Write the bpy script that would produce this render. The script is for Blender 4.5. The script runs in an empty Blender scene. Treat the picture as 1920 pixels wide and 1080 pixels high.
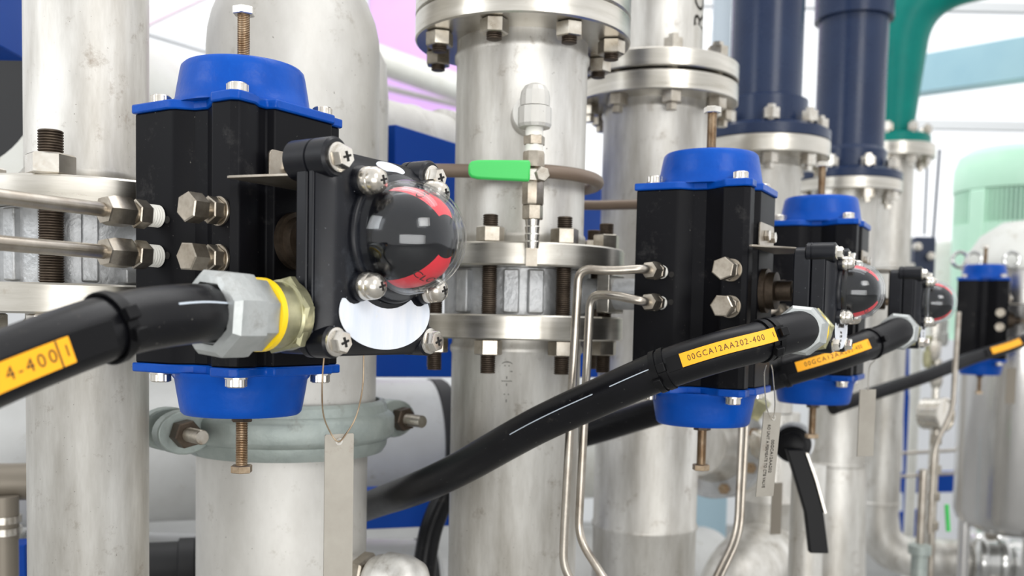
import bpy, bmesh, math, random
from mathutils import Vector, Matrix
random.seed(4)
PI = math.pi
C = bpy.context.scene.collection
SC = bpy.context.scene
# ------------------------------------------------------------------ camera
F = 1800.0
PITCH = math.radians(3.3)
ROLL = math.radians(1.2)
HC = 1.35
CY0 = 605 + F * math.tan(PITCH)
RM = (Matrix.Rotation(PI / 2 - PITCH, 3, 'X') @ Matrix.Rotation(ROLL, 3, 'Z'))
CAM = Vector((0, 0, HC))


def at(px, py, Y):
    d = RM @ Vector(((px - 960) / F, -(py - CY0) / F, -1.0))
    return CAM + d * (Y / d.y)


cam_d = bpy.data.cameras.new('camera')
cam_d.sensor_width = 36
cam_d.lens = F * 36 / 1920
cam_d.shift_y = (CY0 - 540) / 1920
cam_d.clip_start = 0.02
cam_d.dof.use_dof = True
cam_d.dof.focus_distance = 0.90
cam_d.dof.aperture_fstop = 5.6
cam = bpy.data.objects.new('camera', cam_d)
C.objects.link(cam)
cam.matrix_world = Matrix.Translation(CAM) @ RM.to_4x4()
SC.camera = cam


# ------------------------------------------------------------------ materials
def lin(c):
    out = []
    for v in c:
        v /= 255.0
        out.append(v / 12.92 if v <= 0.04045 else ((v + 0.055) / 1.055) ** 2.4)
    return out


def mat(name, rgb, rough=0.5, metal=0.0, var=None, vscale=(8, 8, 8), spots=None, spot_amt=0.12, bump=0.0, bscale=60,
        rvar=0.1, coat=0.0, emit=0.0, spec=0.5, specks=None):
    m = bpy.data.materials.new(name)
    m.use_nodes = True
    nt = m.node_tree
    b = nt.nodes['Principled BSDF']
    base = lin(rgb)
    b.inputs['Base Color'].default_value = (*base, 1)
    b.inputs['Roughness'].default_value = rough
    b.inputs['Metallic'].default_value = metal
    b.inputs['Specular IOR Level'].default_value = spec
    if coat:
        b.inputs['Coat Weight'].default_value = coat
        b.inputs['Coat Roughness'].default_value = 0.15
    if emit:
        b.inputs['Emission Color'].default_value = (*base, 1)
        b.inputs['Emission Strength'].default_value = emit
    N, L = nt.nodes.new, nt.links.new
    if var or spots or bump:
        tc = N('ShaderNodeTexCoord')
        mp = N('ShaderNodeMapping')
        mp.inputs['Scale'].default_value = vscale
        L(tc.outputs['Object'], mp.inputs['Vector'])
    col = None
    if var:
        n1 = N('ShaderNodeTexNoise')
        n1.inputs['Scale'].default_value = 1.0
        n1.inputs['Detail'].default_value = 6
        n1.inputs['Roughness'].default_value = 0.65
        L(mp.outputs['Vector'], n1.inputs['Vector'])
        r1 = N('ShaderNodeValToRGB')
        r1.color_ramp.elements[0].position = 0.32
        r1.color_ramp.elements[1].position = 0.68
        r1.color_ramp.elements[0].color = (*lin(var), 1)
        r1.color_ramp.elements[1].color = (*base, 1)
        L(n1.outputs['Fac'], r1.inputs['Fac'])
        col = r1.outputs['Color']
        mr = N('ShaderNodeMapRange')
        mr.inputs['To Min'].default_value = max(0.02, rough - rvar)
        mr.inputs['To Max'].default_value = min(1, rough + rvar)
        L(n1.outputs['Fac'], mr.inputs['Value'])
        L(mr.outputs['Result'], b.inputs['Roughness'])
    if spots:
        n2 = N('ShaderNodeTexNoise')
        n2.inputs['Scale'].default_value = 26.0
        n2.inputs['Detail'].default_value = 8
        n2.inputs['Roughness'].default_value = 0.75
        L(tc.outputs['Object'], n2.inputs['Vector'])
        r2 = N('ShaderNodeValToRGB')
        r2.color_ramp.elements[0].position = 0.585
        r2.color_ramp.elements[0].color = (0, 0, 0, 1)
        r2.color_ramp.elements[1].position = 0.60 + spot_amt
        r2.color_ramp.elements[1].color = (1, 1, 1, 1)
        L(n2.outputs['Fac'], r2.inputs['Fac'])
        mx = N('ShaderNodeMix')
        mx.data_type = 'RGBA'
        L(r2.outputs['Color'], mx.inputs['Factor'])
        if col:
            L(col, mx.inputs['A'])
        else:
            mx.inputs['A'].default_value = (*base, 1)
        mx.inputs['B'].default_value = (*lin(spots), 1)
        col = mx.outputs['Result']
    if specks:
        n4 = N('ShaderNodeTexNoise')
        n4.inputs['Scale'].default_value = 340.0
        n4.inputs['Detail'].default_value = 2
        L(tc.outputs['Object'], n4.inputs['Vector'])
        r4 = N('ShaderNodeValToRGB')
        r4.color_ramp.elements[0].position = 0.735
        r4.color_ramp.elements[0].color = (0, 0, 0, 1)
        r4.color_ramp.elements[1].position = 0.79
        r4.color_ramp.elements[1].color = (1, 1, 1, 1)
        L(n4.outputs['Fac'], r4.inputs['Fac'])
        mx4 = N('ShaderNodeMix')
        mx4.data_type = 'RGBA'
        L(r4.outputs['Color'], mx4.inputs['Factor'])
        L(col, mx4.inputs['A'])
        mx4.inputs['B'].default_value = (*lin(specks), 1)
        col = mx4.outputs['Result']
    if col:
        L(col, b.inputs['Base Color'])
    if bump:
        n3 = N('ShaderNodeTexNoise')
        n3.inputs['Scale'].default_value = bscale
        n3.inputs['Detail'].default_value = 4
        L(tc.outputs['Object'], n3.inputs['Vector'])
        bp = N('ShaderNodeBump')
        bp.inputs['Strength'].default_value = bump
        bp.inputs['Distance'].default_value = 0.002
        L(n3.outputs['Fac'], bp.inputs['Height'])
        L(bp.outputs['Normal'], b.inputs['Normal'])
    return m


M = {}
M['pipe'] = mat('pickled_stainless', (228, 226, 221), 0.46, 0.62, (170, 165, 156), (18, 18, 3.5), (122, 106, 88), 0.2, specks=(80, 70, 58))
M['pipe_gray'] = mat('matte_grey_steel', (212, 210, 205), 0.52, 0.35, (184, 181, 175), (11, 11, 5), (140, 130, 116), 0.22, specks=(90, 82, 70))
M['flange'] = mat('machined_stainless', (214, 210, 202), 0.30, 0.95, (176, 171, 160), (5, 5, 60), (150, 132, 108), 0.3)
M['cast'] = mat('cast_valve_aluminium', (196, 197, 198), 0.45, 0.6, (168, 170, 172), (30, 30, 30), bump=0.5, bscale=160)
M['galv'] = mat('galvanised_iron', (172, 180, 175), 0.5, 0.5, (146, 155, 151), (22, 22, 22), (120, 116, 104), 0.2, bump=0.4, bscale=90)
M['bolt'] = mat('stainless_bolt', (205, 200, 190), 0.3, 1.0, (160, 150, 135), (40, 40, 40), (120, 90, 60), 0.3)
M['zinc'] = mat('bright_zinc', (224, 221, 214), 0.26, 0.95, (196, 188, 176), (40, 40, 40))
M['rusty'] = mat('tarnished_thread', (98, 86, 74), 0.5, 0.7, (62, 52, 44), (60, 60, 60))
M['screw'] = mat('weathered_bolt', (190, 172, 148), 0.4, 0.9, (140, 112, 82), (60, 60, 60))
M['black'] = mat('black_anodised', (15, 15, 19), 0.46, 0.0, (9, 9, 12), (10, 10, 4), (66, 65, 64), 0.3, spec=0.12, specks=(96, 94, 90))
M['plastic'] = mat('black_painted_casting', (15, 17, 24), 0.36, 0.0, (10, 11, 17), (30, 30, 30), (62, 66, 72), 0.3, spec=0.32, specks=(110, 112, 116))
M['blue'] = mat('blue_enamel', (0, 76, 172), 0.34, 0.0, (0, 66, 156), (20, 20, 20), (16, 96, 190), 0.25, bump=0.25, bscale=120, spec=0.2)
M['frame_blue'] = mat('blue_frame_paint', (0, 68, 160), 0.5, 0.0, (0, 62, 156), (6, 6, 6), spec=0.2)
M['rubber'] = mat('black_pvc_conduit', (14, 14, 18), 0.36, 0.0, (9, 9, 12), (25, 25, 25), (80, 76, 70), 0.26, spec=0.26, specks=(120, 118, 112))
M['tie'] = mat('cable_tie_nylon', (12, 12, 14), 0.4, spec=0.18)
M['steel_tube'] = mat('drawn_stainless_tube', (196, 190, 180), 0.32, 0.95, (160, 150, 138), (30, 30, 30))
M['fit'] = mat('stainless_fitting', (196, 188, 175), 0.32, 0.95, (150, 140, 126), (50, 50, 50))
M['tape'] = mat('thread_seal_tape', (238, 236, 228), 0.7)
M['orange'] = mat('orange_marker', (255, 176, 8), 0.45)
M['ink'] = mat('black_ink', (40, 34, 26), 0.7)
M['white_ink'] = mat('pale_print', (190, 200, 210), 0.6)
M['faint_ink'] = mat('grey_ink', (120, 118, 112), 0.7)
M['white'] = mat('white_sticker', (232, 235, 240), 0.35, 0.0, (214, 222, 234), (30, 60, 12), (226, 214, 178), 0.2)
M['red'] = mat('red_indicator', (226, 38, 52), 0.4, emit=0.0)
M['gloss_black'] = mat('black_indicator', (10, 10, 14), 0.12, spec=0.25)
M['dark'] = mat('dark_recess', (22, 19, 17), 0.7)
M['brass'] = mat('nickel_brass', (188, 184, 150), 0.36, 0.85, (150, 148, 118), (30, 30, 30))
M['gland'] = mat('zinc_gland_nut', (190, 193, 192), 0.42, 0.6, (160, 164, 163), (26, 26, 26), (120, 116, 108), 0.25, bump=0.3, bscale=80)
M['yellow'] = mat('yellow_seal', (244, 206, 20), 0.4)
M['green'] = mat('green_vinyl', (62, 196, 92), 0.4, coat=0.2)
M['hose'] = mat('brown_hose', (120, 104, 90), 0.45, 0.1)
M['tag'] = mat('aluminium_tag', (172, 167, 157), 0.5, 0.4, (158, 152, 142), (20, 20, 20), (120, 98, 74), 0.25)
M['tag_dark'] = mat('weathered_tag', (140, 132, 120), 0.5, 0.5)
M['bracket'] = mat('zinc_plate', (184, 178, 168), 0.35, 0.85, (150, 140, 126), (30, 30, 30), (120, 96, 70), 0.3)
M['pvc'] = mat('dark_blue_grey_pvc', (38, 52, 80), 0.28, 0.0, (32, 44, 70), (6, 6, 6), spec=0.3)
M['teal'] = mat('teal_pipe_paint', (0, 128, 116), 0.4, 0.0, (0, 112, 104), (5, 5, 5), spec=0.2)
M['vessel'] = mat('white_grp_vessel', (226, 227, 222), 0.4, 0.0, (212, 211, 203), (5, 5, 5), (176, 168, 150), 0.15)
M['vessel_gray'] = mat('grey_grp_vessel', (206, 207, 206), 0.4, 0.0, (190, 190, 188), (5, 5, 5), (160, 154, 142), 0.15)
M['chrome'] = mat('polished_steel', (214, 214, 212), 0.16, 1.0, (190, 190, 188), (8, 8, 8))
M['tank'] = mat('brushed_tank_steel', (222, 220, 218), 0.2, 0.95, (200, 198, 196), (6, 6, 2))
M['motor'] = mat('pale_green_paint', (200, 240, 216), 0.45, 0.0, (188, 232, 206), (4, 4, 4))
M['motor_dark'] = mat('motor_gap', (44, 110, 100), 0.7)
M['wall'] = mat('painted_wall', (226, 228, 230), 0.8)
M['lilac'] = mat('lilac_cladding', (226, 184, 246), 0.7, 0.0, (220, 176, 242), (2, 2, 2))
M['pink_white'] = mat('pale_pink_paint', (244, 226, 238), 0.6)
M['floor'] = mat('concrete_floor', (150, 150, 148), 0.6, 0.0, (130, 130, 128), (3, 3, 3))
M['beam'] = mat('pale_blue_steel', (160, 196, 206), 0.5, 0.0, (146, 184, 198), (2, 2, 2))
M['gauge_face'] = mat('gauge_dial', (206, 220, 220), 0.3)
M['plate_blue'] = mat('pale_blue_sheet', (168, 196, 210), 0.5)
M['pale_pipe'] = mat('pale_plastic_pipe', (190, 202, 212), 0.4)
M['gasket'] = mat('gasket_rubber', (28, 28, 30), 0.6)
M['navy'] = mat('navy_paint', (36, 48, 74), 0.4)


def clear_mat(name, fac_min=0.02, tint=(0.98, 0.99, 1.0), rough=0.02):
    m = bpy.data.materials.new(name)
    m.use_nodes = True
    nt = m.node_tree
    nt.nodes.clear()
    N, L = nt.nodes.new, nt.links.new
    o = N('ShaderNodeOutputMaterial')
    mx = N('ShaderNodeMixShader')
    t = N('ShaderNodeBsdfTransparent')
    t.inputs['Color'].default_value = (*tint, 1)
    g = N('ShaderNodeBsdfGlossy')
    g.inputs['Roughness'].default_value = rough
    lw = N('ShaderNodeLayerWeight')
    lw.inputs['Blend'].default_value = 0.5
    p4 = N('ShaderNodeMath')
    p4.operation = 'POWER'
    p4.inputs[1].default_value = 4.0
    L(lw.outputs['Facing'], p4.inputs[0])
    ma = N('ShaderNodeMath')
    ma.operation = 'MULTIPLY_ADD'
    ma.inputs[1].default_value = 0.75
    ma.inputs[2].default_value = 0.03
    L(p4.outputs[0], ma.inputs[0])
    L(ma.outputs[0], mx.inputs['Fac'])
    L(t.outputs['BSDF'], mx.inputs[1])
    L(g.outputs['BSDF'], mx.inputs[2])
    L(mx.outputs['Shader'], o.inputs['Surface'])
    return m


M['clear'] = clear_mat('clear_dome_plastic')
M['glass'] = clear_mat('window_glass')

# ------------------------------------------------------------------ mesh helpers
WM = {}


def newbm():
    return bmesh.new()


def frame(p, axis, up=None):
    z = Vector(axis).normalized()
    u = Vector(up) if up is not None else (Vector((0, 0, 1)) if abs(z.z) < 0.95 else Vector((1, 0, 0)))
    x = u.cross(z)
    x.normalize()
    y = z.cross(x)
    m = Matrix((x, y, z)).transposed().to_4x4()
    m.translation = Vector(p)
    return m


def T(x, y, z):
    return Matrix.Translation((x, y, z))


def lathe(bm, prof, mtx=Matrix(), seg=40, closed=False, phase=0.0):
    """prof: list of (r, z)"""
    rings = []
    for r, z in prof:
        if r < 1e-7:
            rings.append([bm.verts.new(mtx @ Vector((0, 0, z)))])
        else:
            rings.append([bm.verts.new(mtx @ Vector((r * math.cos(phase + 2 * PI * k / seg), r * math.sin(phase + 2 * PI * k / seg), z)))
                          for k in range(seg)])
    pairs = list(zip(rings[:-1], rings[1:]))
    if closed:
        pairs.append((rings[-1], rings[0]))
    for a, b in pairs:
        if len(a) == 1 and len(b) == 1:
            continue
        for k in range(seg):
            k2 = (k + 1) % seg
            if len(a) == 1:
                bm.faces.new((a[0], b[k], b[k2]))
            elif len(b) == 1:
                bm.faces.new((a[k], a[k2], b[0]))
            else:
                bm.faces.new((a[k], a[k2], b[k2], b[k]))
    if not closed:
        for rg in (rings[0], rings[-1]):
            if len(rg) > 2:
                bm.faces.new(rg)
    return bm


def cyl(bm, r, z0, z1, mtx=Matrix(), seg=32, b=0.0):
    if b:
        return lathe(bm, [(r - b, z0), (r, z0 + b), (r, z1 - b), (r - b, z1)], mtx, seg)
    return lathe(bm, [(r, z0), (r, z1)], mtx, seg)


def hexa(bm, r, z0, z1, mtx=Matrix(), ch=None, phase=0.2):
    ch = r * 0.1 if ch is None else ch
    return lathe(bm, [(r - ch, z0), (r, z0 + ch * 0.7), (r, z1 - ch * 0.7), (r - ch, z1)], mtx, 6, phase=phase)


def thread_prof(r, z0, z1, pitch=0.0025, depth=0.0013):
    n = max(2, int((z1 - z0) / pitch))
    p = [(r - depth, z0)]
    for i in range(n):
        a = z0 + (z1 - z0) * (i + 0.25) / n
        b_ = z0 + (z1 - z0) * (i + 0.55) / n
        c = z0 + (z1 - z0) * (i + 0.98) / n
        p += [(r, a), (r, b_), (r - depth, c)]
    return p


def thread(bm, r, z0, z1, mtx=Matrix(), pitch=0.0025, depth=0.0013, seg=20):
    return lathe(bm, thread_prof(r, z0, z1, pitch, depth), mtx, seg)


def box(bm, sx, sy, sz, mtx=Matrix()):
    bmesh.ops.create_cube(bm, size=1, matrix=mtx @ Matrix.Diagonal((sx, sy, sz, 1)))
    return bm


def prism(bm, poly, z0, z1, mtx=Matrix(), scale_top=1.0):
    a = [bm.verts.new(mtx @ Vector((x, y, z0))) for x, y in poly]
    b = [bm.verts.new(mtx @ Vector((x * scale_top, y * scale_top, z1))) for x, y in poly]
    n = len(poly)
    bm.faces.new(a[::-1])
    bm.faces.new(b)
    for k in range(n):
        bm.faces.new((a[k], a[(k + 1) % n], b[(k + 1) % n], b[k]))
    return bm


def fillet(pts, rad, n=8):
    pts = [Vector(p) for p in pts]
    out = [pts[0]]
    for i in range(1, len(pts) - 1):
        a, b, c = pts[i - 1], pts[i], pts[i + 1]
        u, v = (a - b), (c - b)
        r = min(rad, u.length * 0.48, v.length * 0.48)
        p0, p1 = b + u.normalized() * r, b + v.normalized() * r
        for k in range(n + 1):
            t = k / n
            out.append(p0 * (1 - t) ** 2 + b * 2 * t * (1 - t) + p1 * t * t)
    out.append(pts[-1])
    return out


def smooth_path(pts, n=8):
    pts = [Vector(p) for p in pts]
    P = [pts[0] * 2 - pts[1]] + pts + [pts[-1] * 2 - pts[-2]]
    out = []
    for i in range(1, len(P) - 2):
        p0, p1, p2, p3 = P[i - 1:i + 3]
        for k in range(n):
            t = k / n
            out.append(0.5 * ((2 * p1) + (p2 - p0) * t + (2 * p0 - 5 * p1 + 4 * p2 - p3) * t * t + (3 * p1 - p0 - 3 * p2 + p3) * t ** 3))
    out.append(pts[-1])
    return out


def tube(bm, path, r, seg=18):
    path = [Vector(p) for p in path]
    tang = []
    for i in range(len(path)):
        a, b = path[max(0, i - 1)], path[min(len(path) - 1, i + 1)]
        tang.append((b - a).normalized())
    ref = Vector((0, 0, 1)) if abs(tang[0].z) < 0.9 else Vector((1, 0, 0))
    x = ref.cross(tang[0]).normalized()
    rings = []
    for i, p in enumerate(path):
        t = tang[i]
        x = (x - t * x.dot(t)).normalized()
        y = t.cross(x)
        rr = r[i] if isinstance(r, (list, tuple)) else r
        rings.append([bm.verts.new(p + (x * math.cos(2 * PI * k / seg) + y * math.sin(2 * PI * k / seg)) * rr) for k in range(seg)])
    for a, b in zip(rings[:-1], rings[1:]):
        for k in range(seg):
            bm.faces.new((a[k], a[(k + 1) % seg], b[(k + 1) % seg], b[k]))
    bm.faces.new(rings[0][::-1])
    bm.faces.new(rings[-1])
    return bm


def mesh_from(name, bm, m, angle=35, flat=False):
    bmesh.ops.recalc_face_normals(bm, faces=bm.faces[:])
    me = bpy.data.meshes.new(name)
    bm.to_mesh(me)
    bm.free()
    me.materials.append(M[m] if isinstance(m, str) else m)
    if not flat:
        me.polygons.foreach_set('use_smooth', [True] * len(me.polygons))
        me.set_sharp_from_angle(angle=math.radians(angle))
    return me


def obj(name, bm, m, parent=None, local=False, bevel=0.0, angle=35):
    me = mesh_from(name, bm, m, angle)
    o = bpy.data.objects.new(name, me)
    C.objects.link(o)
    if parent is not None:
        o.parent = parent
        if local:
            WM[o.name] = WM[parent.name]
        else:
            o.matrix_parent_inverse = WM[parent.name].inverted()
            WM[o.name] = Matrix()
    else:
        vs = [v.co for v in me.vertices]
        lo = Vector((min(v[i] for v in vs) for i in range(3)))
        hi = Vector((max(v[i] for v in vs) for i in range(3)))
        c = Vector(((lo.x + hi.x) / 2, (lo.y + hi.y) / 2, lo.z))
        me.transform(Matrix.Translation(-c))
        o.location = c
        WM[o.name] = Matrix.Translation(c)
    if bevel:
        md = o.modifiers.new('bevel', 'BEVEL')
        md.width = bevel
        md.segments = 2
        md.limit_method = 'ANGLE'
        md.angle_limit = math.radians(40)
        md.harden_normals = False
    return o


def tag(o, label, cat, group=None):
    o['label'] = label
    o['category'] = cat
    if group:
        o['group'] = group
    return o


def thing(name, label, cat, loc, rotz=0.0, group=None):
    o = bpy.data.objects.new(name, None)
    o.empty_display_size = 0.05
    C.objects.link(o)
    o.location = loc
    o.rotation_euler = (0, 0, rotz)
    WM[o.name] = Matrix.Translation(loc) @ Matrix.Rotation(rotz, 4, 'Z')
    return tag(o, label, cat, group)


def struct(name, bm, m, parent=None):
    o = obj(name, bm, m, parent)
    if parent is None:
        o['kind'] = 'structure'
    return o


def dup(root, loc, rotz, label, group=None):
    r = root.copy()
    C.objects.link(r)
    r.location = loc
    r.rotation_euler = (0, 0, rotz)
    r['label'] = label
    if group:
        r['group'] = group
    WM[r.name] = Matrix.Translation(loc) @ Matrix.Rotation(rotz, 4, 'Z')

    def rec(src, dst):
        for ch in list(src.children):
            c = ch.copy()
            C.objects.link(c)
            c.parent = dst
            WM[c.name] = WM[r.name]
            rec(ch, c)
    rec(root, r)
    return r


def drill(bm, cutters):
    """boolean-subtract a bmesh of cutters from bm; returns a new bmesh"""
    bmesh.ops.recalc_face_normals(bm, faces=bm.faces[:])
    bmesh.ops.recalc_face_normals(cutters, faces=cutters.faces[:])
    ma, mb = bpy.data.meshes.new('a'), bpy.data.meshes.new('b')
    bm.to_mesh(ma)
    cutters.to_mesh(mb)
    bm.free()
    cutters.free()
    oa, ob = bpy.data.objects.new('a', ma), bpy.data.objects.new('b', mb)
    C.objects.link(oa)
    C.objects.link(ob)
    md = oa.modifiers.new('x', 'BOOLEAN')
    md.operation = 'DIFFERENCE'
    md.solver = 'EXACT'
    md.object = ob
    dg = bpy.context.evaluated_depsgraph_get()
    ev = oa.evaluated_get(dg)
    me = bpy.data.meshes.new_from_object(ev)
    out = bmesh.new()
    out.from_mesh(me)
    for o in (oa, ob):
        bpy.data.objects.remove(o)
    for q in (ma, mb, me):
        bpy.data.meshes.remove(q)
    return out


def text_bm(s, size, extrude=0.0002, align='CENTER', spacing=1.0):
    cu = bpy.data.curves.new('t', 'FONT')
    cu.body = s
    cu.size = size
    cu.space_character = spacing
    cu.extrude = extrude
    cu.align_x = align
    cu.align_y = 'CENTER'
    cu.resolution_u = 3
    o = bpy.data.objects.new('t', cu)
    C.objects.link(o)
    dg = bpy.context.evaluated_depsgraph_get()
    me = bpy.data.meshes.new_from_object(o.evaluated_get(dg))
    bm = bmesh.new()
    bm.from_mesh(me)
    bpy.data.objects.remove(o)
    bpy.data.curves.remove(cu)
    bpy.data.meshes.remove(me)
    return bm


def text_on(name, s, size, mtx, m, parent, local=False, sx=1.0):
    bm = text_bm(s, size)
    bmesh.ops.transform(bm, matrix=mtx @ Matrix.Diagonal((sx, 1, 1, 1)), verts=bm.verts[:])
    return obj(name, bm, m, parent, local)


# ------------------------------------------------------------------ flanged pipework
def flange_disc(x, y, z0, z1, ro, bolts=(), rb=0.12, rh=0.0115, b=0.002):
    bm = lathe(newbm(), [(0, z0), (ro - b, z0), (ro, z0 + b), (ro, z1 - b), (ro - b, z1), (0, z1)], T(x, y, 0), 72)
    if bolts:
        cb = newbm()
        for a in bolts:
            lathe(cb, [(rh, z0 - 0.02), (rh, z1 + 0.02)], T(x + rb * math.sin(a), y - rb * math.cos(a), 0), 16)
        bm = drill(bm, cb)
    return bm


def bolt_angles(a0, n):
    return [math.radians(a0) + 2 * PI * k / n for k in range(n)]


def stud(parent, x, y, zlo, zhi, z_nut_top, z_nut_bot, r=0.01, rn=0.017, hn=0.018, threads=True, m_th='rusty', m_nut='bolt'):
    bm = newbm()
    if threads:
        thread(bm, r, zlo, zhi, T(x, y, 0))
    else:
        cyl(bm, r, zlo, zhi, T(x, y, 0), 14)
    s = obj('stud_bolt', bm, m_th, parent)
    ph = random.uniform(0, 1)
    for zn in (z_nut_top, z_nut_bot):
        if zn is None:
            continue
        bm = newbm()
        hexa(bm, rn, zn, zn + hn, T(x, y, 0), phase=ph)
        n = obj('nut', bm, m_nut, s)
    return s


def far_bolt(parent, x, y, z0, z1, r=0.009, rn=0.016, h=0.015, m='bolt'):
    bm = lathe(newbm(), [(0, z0 - h - 0.012), (r, z0 - h - 0.012), (r, z0 - h), (rn, z0 - h), (rn, z0 - 0.0004), (r, z0 - 0.0004), (r, z1 + 0.0004), (rn, z1 + 0.0004),
                         (rn, z1 + h), (r, z1 + h), (r, z1 + h + 0.008), (0, z1 + h + 0.008)], T(x, y, 0), 6, phase=random.uniform(0, 1))
    return obj('flange_bolt', bm, m, parent)


def pipe_prof(r, z0, z1, welds=(), w=0.0025):
    p = [(r, z0)]
    for zw in sorted(welds):
        p += [(r, zw - 0.007), (r + w, zw - 0.003), (r + w, zw + 0.003), (r, zw + 0.007)]
    p.append((r, z1))
    return p


def vpipe(x, y, r, z0, z1, welds=(), seg=64):
    return lathe(newbm(), pipe_prof(r, z0, z1, welds), T(x, y, 0), seg)


# ================================================================== pipe beside the nearest actuator (P1)
p1 = at(165, 400, 1.026)
x1, y1 = p1.x, p1.y
yf = y1 - 0.125
za, zb = at(164, 326, yf).z, at(164, 378, yf).z
zc, zd = at(164, 531, yf).z, at(164, 590, yf).z
A1b = [math.radians(a) for a in (6, 96, 186, 276)]
up = thing('riser_pipe', 'dull steel riser pipe with a big stud and nut standing on its flange', 'pipe', (x1, y1, zb), group=None)
obj('pipe', vpipe(x1, y1, 0.0610, za - 0.002, 2.2, [za + 0.012]), 'pipe', up)
obj('flange', flange_disc(x1, y1, zb, za, 0.125, A1b, 0.105, 0.0135), 'flange', up)
vl = thing('butterfly_valve', 'grey cast valve body clamped by long threaded studs behind the two thin tubes', 'valve', (x1, y1, zc))
bm = newbm()
lathe(bm, [(0, zc + .0005), (0.088, zc + .0005), (0.088, zb - .0005), (0, zb - .0005)], T(x1, y1, 0), 48)
zm = (zb + zc) / 2
body = obj('valve_body', bm, 'cast', vl)
for k in range(7):
    a = math.radians(-75 + 25 * k)
    bm = box(newbm(), 0.016, 0.012, (zb - zc) * 0.94, T(x1 + .089 * math.sin(a), y1 - .089 * math.cos(a), zm) @ Matrix.Rotation(a, 4, 'Z'))
    obj('body_rib', bm, 'cast', body, bevel=0.002)
for a in A1b:
    stud(vl, x1 + .105 * math.sin(a), y1 - .105 * math.cos(a), zd - .035, za + .043, za + .0003, zd - .0203, 0.0115, 0.0225, 0.020, m_nut='zinc')
U1 = math.radians(58)
u1 = Vector((math.sin(U1), -math.cos(U1), 0))
bm = newbm()
cyl(bm, 0.030, 0.08, 0.148, frame((x1, y1, zm), u1), 32, 0.002)
cyl(bm, 0.040, 0.138, 0.149, frame((x1, y1, zm), u1), 4, 0.002)
obj('valve_neck', bm, 'cast', vl, bevel=0.001)
lo = thing('standpipe', 'stained steel standpipe crossed by the big cable near its top flange', 'pipe', (x1, y1, 0))
obj('pipe', vpipe(x1, y1, 0.0605, 0, zd + .002, [zd - .012]), 'pipe', lo)
obj('flange', flange_disc(x1, y1, zd, zc, 0.125, A1b, 0.105, 0.0135), 'flange', lo)

# ================================================================== coupled grey pipe behind the nearest actuator (P2)
p2 = at(531, 900, 1.232)
x2, y2 = p2.x, p2.y
p2u = at(550, 400, 1.232)
xu, yu = p2u.x, p2u.y
zct, zcb = at(520, 764, 1.10).z, at(520, 868, 1.10).z
zr = at(560, 70, 1.232).z
up = thing('reducer_pipe', 'wide grey pipe narrowing at the top behind the nearest blue cap', 'pipe', (xu, yu, zct))
obj('pipe', lathe(newbm(), [(0.107, zct - 0.03), (0.107, zr - .02), (0.1055, zr), (0.101, zr + .02), (0.092, zr + .042), (0.082, zr + .06), (0.076, zr + .08), (0.074, zr + .11), (0.074, 2.25)], T(xu, yu, 0), 72), 'pipe_gray', up)
lo = thing('branch_pipe', 'wide grey pipe below the grooved coupling, behind the blank hanging tag', 'pipe', (x2, y2, 0))
obj('pipe', vpipe(x2, y2, 0.1075, 0, zcb + 0.03), 'pipe_gray', lo)
# stub outlet with union and cap
st = at(655, 1082, 1.16)
dr = Vector((0.86, -0.5, 0.0)).normalized()
q = Vector((x2, y2, st.z))
fm = frame(q, dr, (0, 0, 1))
bm = newbm()
lathe(bm, [(0.024, 0.09), (0.024, 0.128)], fm, 32)
ol = obj('outlet_stub', bm, 'pipe', lo)
obj('hex_nut', hexa(newbm(), 0.030, 0.128, 0.146, fm, phase=0.3), 'fit', ol)
obj('end_cap', lathe(newbm(), [(0.021, 0.146), (0.027, 0.150), (0.031, 0.158), (0.031, 0.168), (0.035, 0.17), (0.035, 0.196), (0.03, 0.212), (0.018, 0.222), (0, 0.224)], fm, 36), 'pipe', ol)
# grooved coupling
cp = thing('pipe_coupling', 'galvanised grooved clamp coupling below the nearest blue cap', 'coupling', (x2, y2, zcb))
h = zct - zcb
xm, ym = (x2 + xu) / 2, (y2 + yu) / 2
prof = [(0.1165, zcb), (0.121, zcb - .002), (0.126, zcb + .006), (0.127, zcb + .014), (0.134, zcb + .018), (0.136, zcb + .022), (0.136, zct - .022),
        (0.134, zct - .018), (0.127, zct - .014), (0.125, zct - .004), (0.120, zct), (0.1165, zct)]
L2 = Vector((0.72, 0.69, 0)).normalized()
D2 = Vector((0.69, -0.72, 0)).normalized()
for sgn in (1, -1):
    bm = newbm()
    n = 40
    rings = []
    for k in range(n + 1):
        th = PI * k / n
        dvec = L2 * math.cos(th) + D2 * (sgn * math.sin(th))
        rings.append([bm.verts.new(Vector((xm, ym, z)) + dvec * r + D2 * sgn * 0.001) for r, z in prof])
    for a, b in zip(rings[:-1], rings[1:]):
        for k in range(len(prof)):
            bm.faces.new((a[k], a[(k + 1) % len(prof)], b[(k + 1) % len(prof)], b[k]))
    bm.faces.new(rings[0])
    bm.faces.new(rings[-1][::-1])
    half = obj('housing_half', bm, 'galv', cp)
    for s2 in (1, -1):
        c = Vector((xm, ym, (zct + zcb) / 2)) + L2 * s2 * 0.150 + D2 * sgn * 0.021
        poly = []
        for k in range(24):
            t = 2 * PI * k / 24
            poly.append((0.030 * math.cos(t) * 1.15, 0.026 * math.sin(t)))
        fm = frame(c, D2 * sgn, L2 * s2)
        bm = prism(newbm(), [(yy, xx) for xx, yy in poly], -0.009, 0.009, fm)
        obj('bolt_pad', bm, 'galv', half, bevel=0.002)
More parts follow.
